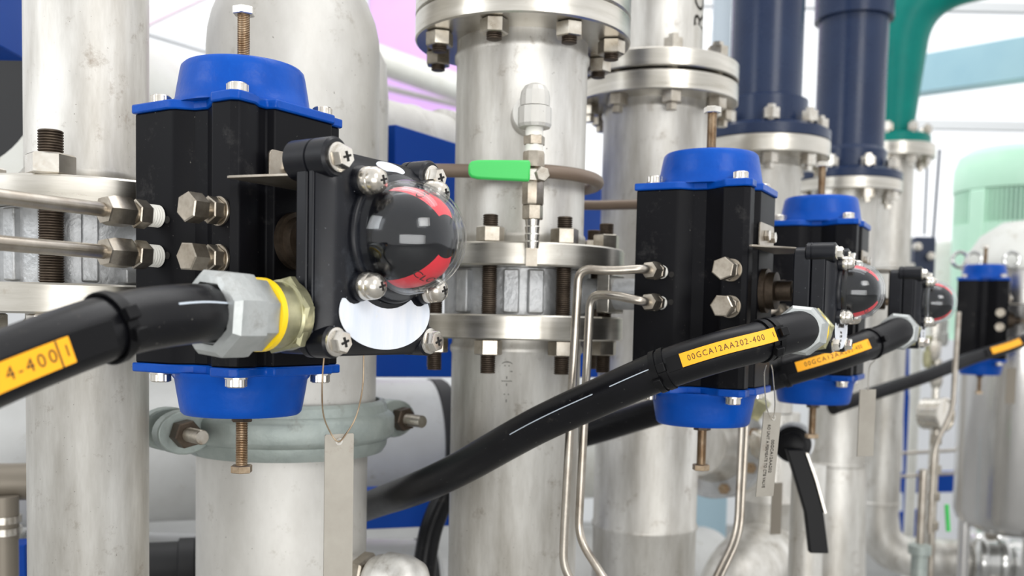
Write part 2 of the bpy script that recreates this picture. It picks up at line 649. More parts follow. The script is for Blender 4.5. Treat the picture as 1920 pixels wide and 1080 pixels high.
for s2 in (1, -1):
    c = Vector((xm, ym, (zct + zcb) / 2)) + L2 * s2 * 0.156
    fm = frame(c, D2)
    bm = newbm()
    thread(bm, 0.0085, -0.05, 0.082, fm, 0.003, 0.001)
    bt = obj('coupling_bolt', bm, 'bolt', cp)
    obj('nut', hexa(newbm(), 0.0165, 0.031, 0.049, fm), 'rusty', bt)
    obj('bolt_head', lathe(newbm(), [(0, -.062), (.012, -.06), (.016, -.05), (.016, -.031), (0, -.031)], fm, 24), 'galv', bt)

# ================================================================== flanged pipe with sample tap (P3)
p3 = at(972, 460, 1.30)
x3, y3 = p3.x, p3.y
yf = y3 - 0.1425
za, zb = at(965, 452, yf).z, at(965, 497, yf).z
zc, zd = at(965, 590, yf).z, at(965, 638, yf).z
zt0 = at(960, 22, yf).z
A3b = bolt_angles(-17, 8)
up = thing('spool_pipe', 'stained steel spool pipe carrying the tap with green handle', 'pipe', (x3, y3, zb))
obj('pipe', vpipe(x3, y3, 0.0870, za - .002, zt0 + .002, [za + .014, zt0 - .02]), 'pipe', up)
obj('lower_flange', flange_disc(x3, y3, zb, za, 0.1425, A3b, 0.12, 0.0115), 'flange', up)
obj('upper_flange', flange_disc(x3, y3, zt0, zt0 + .030, 0.1425, A3b, 0.12, 0.0115), 'flange', up)
for a in A3b:
    stud(up, x3 + .12 * math.sin(a), y3 - .12 * math.cos(a), zt0 - .025, zt0 + .10, zt0 + .064, zt0 - .0185, 0.0095, 0.0175, 0.018)
tp = thing('plastic_riser', 'dark blue-grey plastic pipe bolted above the uppermost near flange', 'pipe', (x3, y3, zt0 + .03))
obj('flange', flange_disc(x3, y3, zt0 + .0305, zt0 + .063, 0.1425, A3b, 0.12, 0.0115), 'flange', tp)
obj('pipe', vpipe(x3, y3, 0.093, zt0 + .06, 2.2), 'pvc', tp)
vl = thing('butterfly_valve', 'cast valve body between two flanges, left of the two bent thin tubes', 'valve', (x3, y3, zc))
zm = (zb + zc) / 2
body = obj('valve_body', lathe(newbm(), [(0, zc + .0005), (0.098, zc + .0005), (0.098, zb - .0005), (0, zb - .0005)], T(x3, y3, 0), 56), 'cast', vl)
for a in (-0.75, -0.08, 0.22, 0.95):
    bm = box(newbm(), 0.02, 0.012, (zb - zc) * 0.92, T(x3 + .1 * math.sin(a), y3 - .1 * math.cos(a), zm) @ Matrix.Rotation(a, 4, 'Z'))
    obj('body_rib', bm, 'cast', body, bevel=0.002)
U2 = math.radians(62)
u2 = Vector((math.sin(U2), -math.cos(U2), 0))
bm = newbm()
cyl(bm, 0.020, 0.09, 0.19, frame((x3, y3, zm), u2), 28, 0.002)
obj('valve_neck', bm, 'cast', vl)
bm = box(newbm(), 0.05, 0.05, 0.018, frame(Vector((x3, y3, zm)) + u2 * 0.135, u2) @ T(0, 0, 0))
obj('mounting_pad', bm, 'flange', vl, bevel=0.002)
for a in A3b:
    stud(vl, x3 + .12 * math.sin(a), y3 - .12 * math.cos(a), zd - .042, za + .034, za + .0003, zd - .0193, 0.0095, 0.0175, 0.019)
lo = thing('standpipe', 'pale steel standpipe under the double flange with cables crossing in front', 'pipe', (x3, y3, 0))
obj('pipe', vpipe(x3, y3, 0.0870, 0, zd + .002, [zd - .014]), 'pipe', lo)
obj('flange', flange_disc(x3, y3, zd, zc, 0.1425, A3b, 0.12, 0.0115), 'flange', lo)

bm = text_bm("(: ' -|-  : -", .0150, 0.0, 'LEFT')
zs_ = at(948, 676, y3 - .087).z
th0 = math.asin((at(952, 700, y3 - .085).x - x3) / .0872)
for v in bm.verts:
    a = th0 + v.co.y / .087
    v.co = Vector((x3 + .0873 * math.sin(a), y3 - .0873 * math.cos(a), zs_ - v.co.x))
obj('stamp_marks', bm, 'faint_ink', lo)
# sample tap
yt = y3 - 0.0885
te = at(1003, 200, yt - 0.066)
tap = thing('sample_tap', 'small steel sample tap with green lever on the flanged pipe', 'valve', te)
tx, ty = te.x, te.y
bt = at(975, 220, yt + .02)
bm = newbm()
d0 = (Vector((x3, y3, te.z)) - Vector((tx, ty, te.z)))
dh = Vector((d0.x, d0.y, 0)).normalized()
fm = frame(Vector((tx, ty, te.z)), dh)
lathe(bm, [(0.0165, 0), (0.0165, 0.035), (0.0225, 0.037), (0.0225, d0.length - 0.0875)], fm, 36)
obj('socket', bm, 'pipe', tap)
zz = lambda py: at(1003, py, ty).z
eb = obj('elbow', lathe(newbm(), [(0.0175, zz(200)), (0.0178, zz(186)), (0.0165, zz(172)), (0.0125, zz(162)), (0.006, zz(157)), (0, zz(156))], T(tx, ty, 0), 14), 'pipe_gray', tap, angle=20)
obj('elbow_collar', lathe(newbm(), [(0.0175, zz(201)), (0.0198, zz(203)), (0.0200, zz(234)), (0.0185, zz(240)), (0.0, zz(240))], T(tx, ty, 0), 14), 'pipe_gray', eb, angle=20)
zz = lambda py: at(1003, py, ty).z
obj('nipple', lathe(newbm(), [(0.0105, zz(238)), (0.0105, zz(254)), (0.0108, zz(255)), (0.0108, zz(274)), (.0105, zz(275)), (0.0105, zz(286))], T(tx, ty, 0), 20), 'tape', tap)
obj('hex_collar', hexa(newbm(), 0.0128, zz(273), zz(255), T(tx, ty, 0)), 'fit', tap)
vb = obj('valve_body', lathe(newbm(), [(0.0125, zz(385)), (0.0135, zz(382)), (0.0135, zz(342)), (0.0105, zz(338)), (0.0105, zz(318)), (0.0135, zz(314)), (0.0135, zz(288)), (0.0125, zz(285))], T(tx, ty, 0), 8, phase=.3), 'fit', tap)
hs = at(1013, 328, ty - 0.02)
obj('stem', hexa(newbm(), 0.0075, -0.004, 0.024, frame(hs, (hs - Vector((tx, ty, hs.z))) * -1)), 'fit', tap)
sn = obj('stem_nut', hexa(newbm(), 0.0088, -0.009, -0.002, frame(hs, (hs - Vector((tx, ty, hs.z))) * -1)), 'bolt', tap)
# handle
hy = ty - 0.022
hp = [at(1022, 334, hy), at(1000, 326, hy), at(985, 318, hy), at(880, 316, hy - .004)]
bm = newbm()
a = at(1024, 330, hy)
b = at(900, 318, hy - .003)
ax = (b - a).normalized()
fmh = frame((a + b) / 2, Vector((0, 0, 1)).cross(ax), ax)
lever = box(newbm(), 0.012, (b - a).length, 0.003, frame((a + b) / 2, (0, -1, 0.0), ax))
lv = obj('lever', lever, 'zinc', tap)
poly = []
ga, gb = at(994, 321, hy), at(878, 318, hy - .003)
gl = (gb - ga).length
ww = 0.0108
for (s, w) in ((0, 1), (0.03, 1.12), (.2, 1.1), (.6, 1.05), (0.85, 1.0), (0.95, .85), (1, .5)):
    poly.append((s * gl, ww * w))
poly = poly + [(s, -w) for s, w in poly[::-1]]
ax = (gb - ga).normalized()
nz = Vector((0, -1, 0))
nz = (nz - ax * nz.dot(ax)).normalized()
yy = nz.cross(ax)
mm = Matrix((ax, yy, nz)).transposed().to_4x4()
mm.translation = ga
obj('grip', prism(newbm(), poly, -0.005, 0.005, mm), 'green', lv, bevel=0.0025)
obj('barb_nut', hexa(newbm(), 0.0125, zz(412), zz(385), T(tx, ty, 0)), 'fit', tap)
pr = []
for k in range(4):
    z1_, z0_ = 412 + k * 14, 412 + (k + 1) * 14
    pr += [(0.0088, zz(z1_)), (0.0080, zz(z0_ - 2))]
obj('hose_barb', lathe(newbm(), pr[::-1], T(tx, ty, 0), 24), 'zinc', tap)
obj('outlet_plate', box(newbm(), 0.0135, 0.0030, zz(466) - zz(499), T(tx, ty, (zz(466) + zz(499)) / 2)), 'bracket', tap)

# brown hose around the pipe
hz = at(965, 318, y3 - .107).z
pts = [at(740, 330, 1.24), at(800, 322, 1.215)]
pts[0].z = pts[1].z = hz
for a in range(-30, 140, 10):
    t = math.radians(a)
    pts.append(Vector((x3 + 0.104 * math.sin(t), y3 - 0.104 * math.cos(t), hz)))
tag(obj('rubber_hose', tube(newbm(), smooth_path(pts, 4), 0.0085, 16), 'hose'), 'brown hose bending round the flanged pipe behind the green tap lever', 'hose')
tag(obj('rubber_hose', tube(newbm(), [at(1040, 384, 1.47), at(1120, 385, 1.44), at(1215, 383, 1.40)], 0.0072, 16), 'hose'), 'short straight brown hose running in behind the second actuator', 'hose')

# ================================================================== actuators
def act_profile(k=1.0):
    p = [(-.068, -.068), (-.020, -.068), (-.014, -.066), (-.002, -.054), (.012, -.052), (.030, -.062), (.037, -.069), (.060, -.069), (.066, -.064),
         (.066, -.046), (.060, -.036), (.060, -.028), (.068, -.025), (.068, .048), (.061, .052), (.061, .066), (.055, .068), (.020, .068), (.014, .060),
         (-.014, .060), (-.02, .068), (-.062, .068), (-.068, .060)]
    return [(x * k, y * k) for x, y in p]


HB = 0.1145


def make_actuator(loc, rot, label):
    r = thing('valve_actuator', label, 'actuator', loc, rot, group='blue-capped pneumatic actuators')
    bm = prism(newbm(), act_profile(), -HB, HB)
    cb = newbm()
    for (hx, hz_) in ((-.0265, .018), (-.0265, -.0165), (-.050, .002), (-.0265, -.0)):
        cyl(cb, 0.0034, -0.08, -0.060, Matrix.Translation((hx, 0, hz_)) @ Matrix.Rotation(PI / 2, 4, 'X') @ T(0, 0, 0) @ Matrix.Rotation(PI, 4, 'X') if False else Matrix.Translation((hx, -.068, hz_)) @ Matrix.Rotation(PI / 2, 4, 'X') @ T(0, 0, 0.07), 14)
    cb.free()
    obj('body', bm, 'black', r, True, bevel=0.0015)
    for (hx, hz_) in ((-.022, .016), (-.022, -.016), (-.058, -.012)):
        obj('port_hole', cyl(newbm(), 0.0034, 0, 0.0008, Matrix.Translation((hx, -.068, hz_)) @ Matrix.Rotation(PI / 2, 4, 'X'), 14), 'dark', r, True)
    for s in (1, -1):
        mz = Matrix.Diagonal((1, 1, s, 1))
        bm = newbm()
        prism(bm, act_profile(1.035), HB, HB + .0085, mz)
        cap = obj('top_cap' if s > 0 else 'bottom_cap', bm, 'blue', r, True, bevel=0.0015)
        z0 = HB + .0085
        pr = [(0.0645, z0 - .001), (0.0640, z0 + .003), (0.0615, z0 + .006), (0.0600, z0 + .016), (0.0572, z0 + .032), (0.0560, z0 + .037), (0.0535, z0 + .0395), (0, z0 + .0395)]
        obj('dome', lathe(newbm(), pr, mz, 64), 'blue', cap, True)
        for bx in (-.051, .051):
            for by in (-.053, .053):
                bm = newbm()
                lathe(bm, [(0, z0 + .0002), (.0105, z0 + .0002), (.0105, z0 + .0018), (0.0088, z0 + .002), (.0088, z0 + .0085), (.0080, z0 + .0095), (0, z0 + .0095)], T(bx, by, 0) @ mz, 24)
                bo = obj('cap_bolt', bm, 'zinc', r, True)
                obj('bolt_head', hexa(newbm(), .0094, z0 + .0019, z0 + .0092, T(bx, by, 0) @ mz, phase=.35 + bx * 9), 'zinc', bo, True)
        zt = z0 + .0395
        bm = thread(newbm(), .0058, zt - .002, zt + .052, mz, 0.0016, 0.0009, 18)
        sc = obj('adjusting_screw', bm, 'screw', r, True)
        obj('screw_head', hexa(newbm(), .0105, zt + .0500, zt + .0575, mz, phase=.1), 'zinc' if s > 0 else 'screw', sc, True)
        if s < 0:
            obj('lock_nut', hexa(newbm(), .0105, zt + .0003, zt + .008, mz, phase=.4), 'rusty', sc, True)
        else:
            obj('lock_washer', cyl(newbm(), .009, zt + .0003, zt + .002, mz, 24), 'screw', sc, True)
    for s in (1, -1):
        fm = Matrix.Translation((.0485, -.0692, s * .0205)) @ Matrix.Rotation(PI / 2, 4, 'X')
        sb = obj('stop_bolt', cyl(newbm(), .0062, 0.001, 0.034, fm, 20), 'fit', r, True)
        obj('washer', cyl(newbm(), .0128, 0.0002, 0.0032, fm, 28, .0005), 'fit', sb, True)
        obj('lock_nut', hexa(newbm(), .0118, .0034, .0145, fm, phase=.5), 'fit', sb, True)
        obj('bolt_head', hexa(newbm(), .0128, .0205, .0365, fm, phase=.15 + s * .2), 'fit', sb, True)
    # shaft hub on the switch side
    fm = Matrix.Translation((.0681, 0, 0)) @ Matrix.Rotation(PI / 2, 4, 'Y')
    hb = obj('shaft_hub', lathe(newbm(), [(.026, 0), (.026, .006), (.022, .007), (.022, .016), (.012, .017), (.012, .034), (0, .034)], fm, 40), 'rusty', r, True)
    obj('shaft_key', box(newbm(), .014, .018, .014, Matrix.Translation((.0681 + .022, 0, 0))), 'screw', hb, True, bevel=.001)
    return r


c1 = at(455, 445, .919)
A1p = Vector((c1.x, c1.y, at(455, 456, .919).z))
R1 = U1 - PI / 2
A1 = make_actuator(A1p, R1, 'largest black actuator with blue end caps, nearest of its row, beside the two straight tubes')
c2 = at(1325, 545, 1.172)
R2 = U2 - PI / 2
A2 = dup(A1, c2, R2, 'second black actuator with blue caps, fed by two bent thin tubes')
c3 = at(1532, 565, 1.54)
A3 = dup(A1, c3, R2, 'third black actuator with blue caps, half hidden behind the second one')
c4 = at(1842, 600, 2.86)
A4 = dup(A1, c4, R2, 'small distant black actuator with blue caps in front of the shiny tank')


def L(c, rot, x, y, z):
    return Matrix.Translation(c) @ Matrix.Rotation(rot, 4, 'Z') @ Vector((x, y, z))


def ldir(rot, x, y, z):
    return Matrix.Rotation(rot, 3, 'Z') @ Vector((x, y, z))


# ------------------------------------------------------------------ limit switch boxes
def rrect(y0, y1, z0, z1, r, n=6):
    out = []
    for cy, cz, a0 in ((y1 - r, z1 - r, 0), (y0 + r, z1 - r, PI / 2), (y0 + r, z0 + r, PI), (y1 - r, z0 + r, 1.5 * PI)):
        for k in range(n + 1):
            a = a0 + PI / 2 * k / n
            out.append((cy + r * math.cos(a), cz + r * math.sin(a)))
    return out


def make_switch(loc, rot, label, S, xb, text, b0, xp, hw, yc=0.0, group=None):
    r = thing('limit_switch_box', label, 'limit switch', loc, rot, group=group)
    # local frame: X out of the actuator. prism frame maps (y,z) -> plane, extrude along X
    PX = Matrix(((0, 0, 1, 0), (1, 0, 0, 0), (0, 1, 0, 0), (0, 0, 0, 1)))
    SX = Matrix.Translation((xb, 0, 0)) @ Matrix.Diagonal((S, S, S, 1)) @ PX
    hs = 0.0745
    base = prism(newbm(), rrect(-hs, hs, -.101, .068, .016), b0, max(b0 + .012, 0.027), SX)
    ba = obj('base_housing', base, 'plastic', r, True, bevel=.0015)
    cov = prism(newbm(), rrect(-hs, hs, -.101, .068, .016), max(b0 + .0135, 0.0285), 0.050, SX)
    if b0 > 0:
        obj('entry_housing', prism(newbm(), rrect(-hs + .004, hs - .004, -.100, -.042, .012), 0.002, b0, SX), 'plastic', ba, True, bevel=.0015)
    # upper part of the lid tapers
    bm = cov
    levels = [(rrect(-hs + .001, hs - .001, -.100, .067, .016), .050), (rrect(-hs + .003, hs - .003, -.098, .064, .018), .0545), (rrect(-hs + .009, hs - .009, -.092, .057, .02), .0625), (rrect(-hs + .016, hs - .016, -.084, .052, .02), .066)]
    prev = None
    for poly, x in levels:
        ring = [bm.verts.new(SX @ Vector((y, z, x))) for y, z in poly]
        if prev:
            for k in range(len(ring)):
                bm.faces.new((prev[k], prev[(k + 1) % len(ring)], ring[(k + 1) % len(ring)], ring[k]))
        else:
            bm.faces.new(ring[::-1])
        prev = ring
    bm.faces.new(prev)
    # dome seat
    lathe(bm, [(0.0575, .058), (0.0560, .0695), (0.0535, .0717), (0, .0717)], SX @ T(yc, 0, 0), 56)
    lid = obj('lid', bm, 'plastic', r, True, bevel=.0012, angle=40)
    for (by, bz) in ((-.0625, .0585), (.0625, .0585), (-.0625, -.0885), (.0625, -.0885)):
        x0 = 0.018 if (by < 0 and bz > 0) else b0 + 0.004
        mid = max(b0 + .012, .027)
        rb = 0.0165 if bz > 0 else 0.0135
        fm = SX @ T(by, bz, 0)
        obj('screw_boss', lathe(newbm(), [(rb - .002, x0), (rb, x0 + .002), (rb, mid - .0005), (rb - .0012, mid), (rb - .0012, mid + .0013), (rb, mid + .002), (rb, .062), (rb - .002, .064), (0, .064)], fm, 32), 'plastic', r, True)
        sc = obj('lid_screw', lathe(newbm(), [(0, .0642), (.0118, .0642), (.0118, .0660), (0.0105, .0665), (0, .0665)], fm, 28), 'zinc', r, True)
        obj('hex_head', lathe(newbm(), [(.0098, .0664), (.0098, .0730), (.0086, .0745), (0, .0750)], fm, 6, phase=by * 20), 'zinc', sc, True)
        cr = newbm()
        box(cr, .0082, .0018, .0006, fm @ T(0, 0, .0752) @ Matrix.Rotation(.35, 4, 'Z'))
        box(cr, .0018, .0082, .0006, fm @ T(0, 0, .0752) @ Matrix.Rotation(.35, 4, 'Z'))
        obj('cross_slot', cr, 'dark', sc, True)
    # clear dome
    zf = 0.0720
    SD = SX @ T(yc, 0, 0)
    bm = newbm()
    n = 14
    RO, HO, th = .0490, .0545, .0016
    outer = [(.0535, zf), (.0535, zf + .0035), (.0508, zf + .005)]
    outer += [(RO * math.cos(PI / 2 * k / n) ** 0.9 if k < n else 0, zf + .006 + HO * math.sin(PI / 2 * k / n)) for k in range(n + 1)]
    inner = [((RO - th) * math.cos(PI / 2 * k / n) ** 0.9 if k < n else 0, zf + .0045 + (HO - th) * math.sin(PI / 2 * k / n)) for k in range(n, -1, -1)]
    inner += [(RO - th, zf)]
    lathe(bm, outer + inner, SD, 64, closed=True)
    for a in (45, 135, 225, 315):
        pass
    dome = obj('clear_dome', bm, 'clear', r, True, angle=50)
    for a in (45, 135, 225, 315):
        t = math.radians(a)
        fm = SD @ T(.0605 * math.cos(t), .0605 * math.sin(t), 0)
        obj('dome_ear', lathe(newbm(), [(.0125, .0565), (.0125, .0690), (.0115, zf - .0001), (0, zf - .0001)], fm, 28), 'plastic', r, True)
        sc = obj('dome_screw', lathe(newbm(), [(.0112, zf), (.0116, zf + .002), (.0112, zf + .007), (.0104, zf + .008), (.0110, zf + .009), (.0105, zf + .013), (.0085, zf + .0165), (.0045, zf + .0185), (0, zf + .019)], fm, 32), 'zinc', r, True)
        cr = newbm()
        box(cr, .0075, .0017, .0012, fm @ T(0, 0, zf + .0188) @ Matrix.Rotation(.3, 4, 'Z'))
        box(cr, .0017, .0075, .0012, fm @ T(0, 0, zf + .0188) @ Matrix.Rotation(.3, 4, 'Z'))
        obj('cross_slot', cr, 'dark', sc, True)
    # indicator inside: four sectors
    RI, HI = .0428, .0470
    nv = 12

    def ipt(ph, k):
        e = PI / 2 * k / nv
        rr = RI * (math.cos(e) ** 0.9 if k < nv else 0)
        return Vector((rr * math.cos(ph), rr * math.sin(ph), zf + .0062 + HI * math.sin(e)))
    red = [(60, 120), (240, 300)]
    blk = [(120, 240), (300, 420)]
    kt = nv - 3
    bm = newbm()
    lathe(bm, [((ipt(0, k).x if k < nv else 0), ipt(0, k).z) for k in range(kt, nv + 1)], SD, 40)
    obj('indicator_tip', bm, 'gloss_black', r, True, angle=60)
    for nm, mt, secs in (('indicator', 'gloss_black', blk), ('indicator_band', 'red', red)):
        for (a0, a1) in secs:
            bm = newbm()
            m_ = 14
            rings = []
            for j in range(m_ + 1):
                ph = math.radians(a0 + (a1 - a0) * j / m_)
                rings.append([bm.verts.new(SD @ ipt(ph, k)) for k in range(kt + 1)])
            for a, b in zip(rings[:-1], rings[1:]):
                for k in range(kt):
                    bm.faces.new((a[k], b[k], b[k + 1], a[k + 1]))
            cen = bm.verts.new(SD @ Vector((0, 0, zf + .0062)))
            for a, b in zip(rings[:-1], rings[1:]):
                bm.faces.new((cen, b[0], a[0]))
            ip = obj(nm, bm, mt, r, True, angle=60)
    for word, ph0 in (('OPEN', 90), ('CLOSE', 270)):
        bm = text_bm(word, .0125, 0.0)
        for v in bm.verts:
            ph = math.radians(ph0) + (v.co.x / .030) * (1 if ph0 == 270 else -1)
            e = 0.62 + v.co.y / .058 * (-1 if ph0 == 270 else 1) * (-1)
            rr = (RI + .0005) * math.cos(e) ** 0.9
            v.co = SD @ Vector((rr * math.cos(ph), rr * math.sin(ph), zf + .0062 + (HI + .0005) * math.sin(e)))
        obj('lettering', bm, 'ink', r, True)
    # stickers
    bm = newbm()
    cy, cz, sa, sb = -.001, -.0640, .0600, .0315
    poly = []
    for k in range(72):
        t = 2 * PI * k / 72
        y, z = cy + sa * math.cos(t), cz + sb * math.sin(t)
        z = min(z, -.0530 if (y < -.028 or y > .036) else -.0445)
        d = math.hypot(y, z)
        if d < .0605:
            y, z = y * .0605 / d, z * .0605 / d
        for aa in (225, 315):
            ey, ez = .061 * math.cos(math.radians(aa)), .061 * math.sin(math.radians(aa))
            d = math.hypot(y - ey, z - ez)
            if d < .0145:
                y, z = ey + (y - ey) * .0145 / d, ez + (z - ez) * .0145 / d
        poly.append((y, z))
    prism(bm, poly, .0662, .0668, SX)
    lab = obj('sticker', bm, 'white', r, True)
    if text:
        for i, (s_, sz, zo) in enumerate(text):
            text_on('sticker_text', s_, sz, SX @ T(cy - .004, cz + zo, .0670), 'ink', lab, True)
    bm = newbm()
    poly = [(.006 + .0165 * math.cos(2 * PI * k / 32), .0575 + .0085 * math.sin(2 * PI * k / 32)) for k in range(32)]
    nrm = Matrix.Rotation(0, 4, 'X')
    prism(bm, [(.0185 * math.cos(2 * PI * k / 32), .0068 * math.sin(2 * PI * k / 32)) for k in range(32)], 0, .0006, SX @ T(.010, .0605, .0590) @ Matrix.Rotation(-math.radians(41), 4, 'X'))
    obj('round_sticker', bm, 'white', r, True)
    # bracket (unscaled, sits on the actuator)
    bm = newbm()
    PXb = Matrix(((0, 0, 1, 0), (1, 0, 0, 0), (0, 1, 0, 0), (0, 0, 0, 1)))
    prism(bm, rrect(-.034, .034, .048, .078, .005, 4), .0686, .0708, PXb)
    br = obj('bracket', bm, 'bracket', r, True, bevel=.0004)
    pl = [(.0710, -.082), (.0745, -.083), (xp - .002, -hw - .004), (xp - .0005, -hw), (xp - .0005, .034), (.0710, .034)]
    obj('shelf_plate', prism(newbm(), pl, .0455, .0477), 'bracket', br, True, bevel=.0004)
    obj('back_plate', box(newbm(), .0022, hw + .034, .096, Matrix.Translation((xp - .0013, (.034 - hw) / 2, -.0025))), 'bracket', br, True, bevel=.0004)
    obj('shelf_plate', box(newbm(), xp - .0725, .066, .0022, Matrix.Translation(((xp + .0685) / 2, 0, -.0520))), 'bracket', br, True, bevel=.0004)
    obj('lower_tab', prism(newbm(), rrect(-.034, .034, -.080, -.052, .005, 4), .0686, .0708, PXb), 'bracket', br, True)
    for yb in (-.010, .020):
        obj('bracket_bolt', hexa(newbm(), .0068, .0709, .0765, PXb @ T(yb, .064, 0)), 'zinc', br, True)
        obj('bracket_bolt', hexa(newbm(), .0068, .0709, .0765, PXb @ T(yb, -.067, 0)), 'zinc', br, True)
    obj('drive_shaft', cyl(newbm(), .006, .1035, xp - .0026, Matrix.Rotation(PI / 2, 4, 'Y'), 16), 'screw', r, True)
    return r


S1, XB1 = 1.0, .112
make_switch(A1p, R1, 'big black switch box with clear domed indicator and worn blank oval sticker', S1, XB1, None, .031, .1425, .064, .006)
SW2 = make_switch(c2, R2, 'smaller black switch box with clear dome and printed oval sticker on the second actuator', .69, .113,
                  [('LIMIT SWITCH', .0085, .006), ('Rating', .006, -.004), ('AC 250V', .0055, -.011), ('IP67', .0055, -.018)], 0.0, .1125, .034)
dup(SW2, c3, R2, 'blurred black switch box with red and black dome, right of the third actuator')
dup(SW2, c4, R2, 'distant switch box cut by the frame edge beside the small far actuator')


# ------------------------------------------------------------------ cables with glands
def gland(parent, p, ax, S):
    fm = frame(p, ax) @ Matrix.Diagonal((S, S, S, 1))
    g = obj('gland_body', lathe(newbm(), [(.024, .0006), (.0285, .002), (.0285, .012), (.0265, .0135), (.0265, .030)], fm, 40), 'brass', parent)
    obj('body_hex', hexa(newbm(), .0325, .003, .013, fm, phase=.2), 'brass', g)
    obj('seal_ring', lathe(newbm(), [(.026, .0302), (.029, .031), (.029, .0365), (.026, .037)], fm, 40), 'yellow', g)
    obj('gland_nut', lathe(newbm(), [(.0285, .0372), (.0295, .039), (.0295, .052), (.0335, .0535), (.034, .058), (.034, .079), (.030, .084), (.0245, .085), (.0245, .078)], fm, 8, phase=.3), 'gland', g)
    return fm @ Vector((0, 0, .079)), g


def cable_tie(parent, p, t, r, side):
    fm = frame(p, t, side)
    bm = lathe(newbm(), [(r + .0002, -.003), (r + .0016, -.003), (r + .0016, .003), (r + .0002, .003)], fm, 32, closed=True)
    o = obj('cable_tie', bm, 'tie', parent)
    s = Vector(side)
    s = (s - Vector(t) * s.dot(Vector(t))).normalized()
    obj('tie_head', box(newbm(), .009, .009, .007, frame(Vector(p) + s * (r + .0038), s, t)), 'tie', o, bevel=.0008)


def nearest(path, px_point):
    return min(range(len(path)), key=lambda i: (path[i] - px_point).length)


def resample(path, step=.001):
    out = [path[0]]
    for a, b in zip(path[:-1], path[1:]):
        n = max(1, int((b - a).length / step))
        out += [a.lerp(b, (k + 1) / n) for k in range(n)]
    return out


def ribbon_frames(path, pa, pb, tilt):
    rs = resample(path)
    ia, ib = nearest(rs, pa), nearest(rs, pb)
    if abs(ia - ib) < 1:
        ib = min(len(rs) - 1, ia + 1)
    seg = rs[min(ia, ib):max(ia, ib) + 1]
    if ia > ib:
        seg = seg[::-1]
    seg = seg[::4] + ([seg[-1]] if (len(seg) - 1) % 4 else [])
    # smooth tangents
    fr = []
    s_ = 0.0
    for i, p in enumerate(seg):
        t = (seg[min(len(seg) - 1, i + 2)] - seg[max(0, i - 2)]).normalized()
        n = CAM - p
        n = (n - t * n.dot(t)).normalized()
        w = n.cross(t)
        n2 = (n * math.cos(tilt) - w * math.sin(tilt)).normalized()
        if i:
            s_ += (p - seg[i - 1]).length
        fr.append((s_, p, t, n2, n2.cross(t)))
    return fr


def ribbon(bm, fr, h0, h1, off, th):
    rings = []
    for s_, p, t, n, w in fr:
        rings.append([bm.verts.new(p + n * o + w * y) for y, o in ((h0, off), (h1, off), (h1, off + th), (h0, off + th))])
    for a, b in zip(rings[:-1], rings[1:]):
        for k in range(4):
            bm.faces.new((a[k], a[(k + 1) % 4], b[(k + 1) % 4], b[k]))
    bm.faces.new(rings[0][::-1])
    bm.faces.new(rings[-1])
    return bm


def marker(parent, path, r, pa, pb, h, words, tilt=0.0, lift=0.0, carrier=0.02):
    """marker strip bent along the cable from pa (left end) to pb (right end)"""
    t = (pb - pa).normalized()
    fc_ = ribbon_frames(path, pa - t * carrier, pb + t * carrier, tilt)
    obj('marker_carrier', ribbon(newbm(), fc_, -h * .54, h * .54, r * .93, r * .07 + .0016), 'tie', parent)
    fr = ribbon_frames(path, pa, pb, tilt)
    off = r + .0019
    lab = obj('marker_label', ribbon(newbm(), fr, -h / 2, h / 2, off, .0014), 'orange', parent, angle=50)
    ln = fr[-1][0]
    for s_, x0, size, sx, mt in words:
        bm = text_bm(s_, size, 0.0, spacing=1.3)
        for v in bm.verts:
            q = ln / 2 + x0 * ln + v.co.x * sx
            i = 0
            while i < len(fr) - 2 and fr[i + 1][0] < q:
                i += 1
            f0_, f1_ = fr[i], fr[i + 1]
            k = (q - f0_[0]) / max(1e-6, f1_[0] - f0_[0])
            p = f0_[1].lerp(f1_[1], k)
            n = f0_[3].lerp(f1_[3], k).normalized()
            w = f0_[4].lerp(f1_[4], k).normalized()
            v.co = p + n * (off + .0016) + w * v.co.y
        obj('marker_text', bm, mt, lab)
    return lab


def print_line(parent, path, r, pa, pb, tilt, h=.0007):
    fr = ribbon_frames(path, pa, pb, tilt)
    obj('printed_line', ribbon(newbm(), fr, -h, h, r - .0002, .0004), 'white_ink', parent)


# nearest cable
gp, gx = L(A1p, R1, XB1 + .029, -.0775, -.068), ldir(R1, 0, -1, 0)
c = thing('flexible_cable', 'thick black cable with orange 4-400 marker leaving the big switch box at the frame edge', 'cable', gp)
end, g = gland(c, gp, gx, 1.0)
path = smooth_path([end - gx * .02, end, at(340, 590, .676), at(250, 603, .645), at(150, 632, .61), at(0, 690, .566), at(-140, 752, .53), at(-330, 850, .49), Vector((-.62, .36, .85)), Vector((-.60, .34, .0))], 12)
obj('sheath', tube(newbm(), path, .0215, 36), 'rubber', c)
marker(c, path, .0215, at(-120, 745, .537), at(96, 652, .590), .0165, [('4-400', .118, .0116, 1.0, 'ink'), ('1', .452, .0105, 1, 'ink')], tilt=0.22, carrier=.032)
obj('marker_seam', ribbon(newbm(), ribbon_frames(path, at(73, 664, .582), at(76, 663, .583), .22), -.0083, .0083, .0215 + .0031, .0003), 'ink', c)
print_line(c, path, .0215, at(300, 593, .664), at(420, 590, .71), -.35)
k = nearest(path, at(212, 613, .632))
t_ = (path[k + 1] - path[k - 1]).normalized()
cable_tie(c, path[k], t_, .0215, CAM - path[k] + Vector((0, 0, -.2)))
cable_tie(c, path[k + 1] , t_, .0228, CAM - path[k] + Vector((0, 0, .12)))

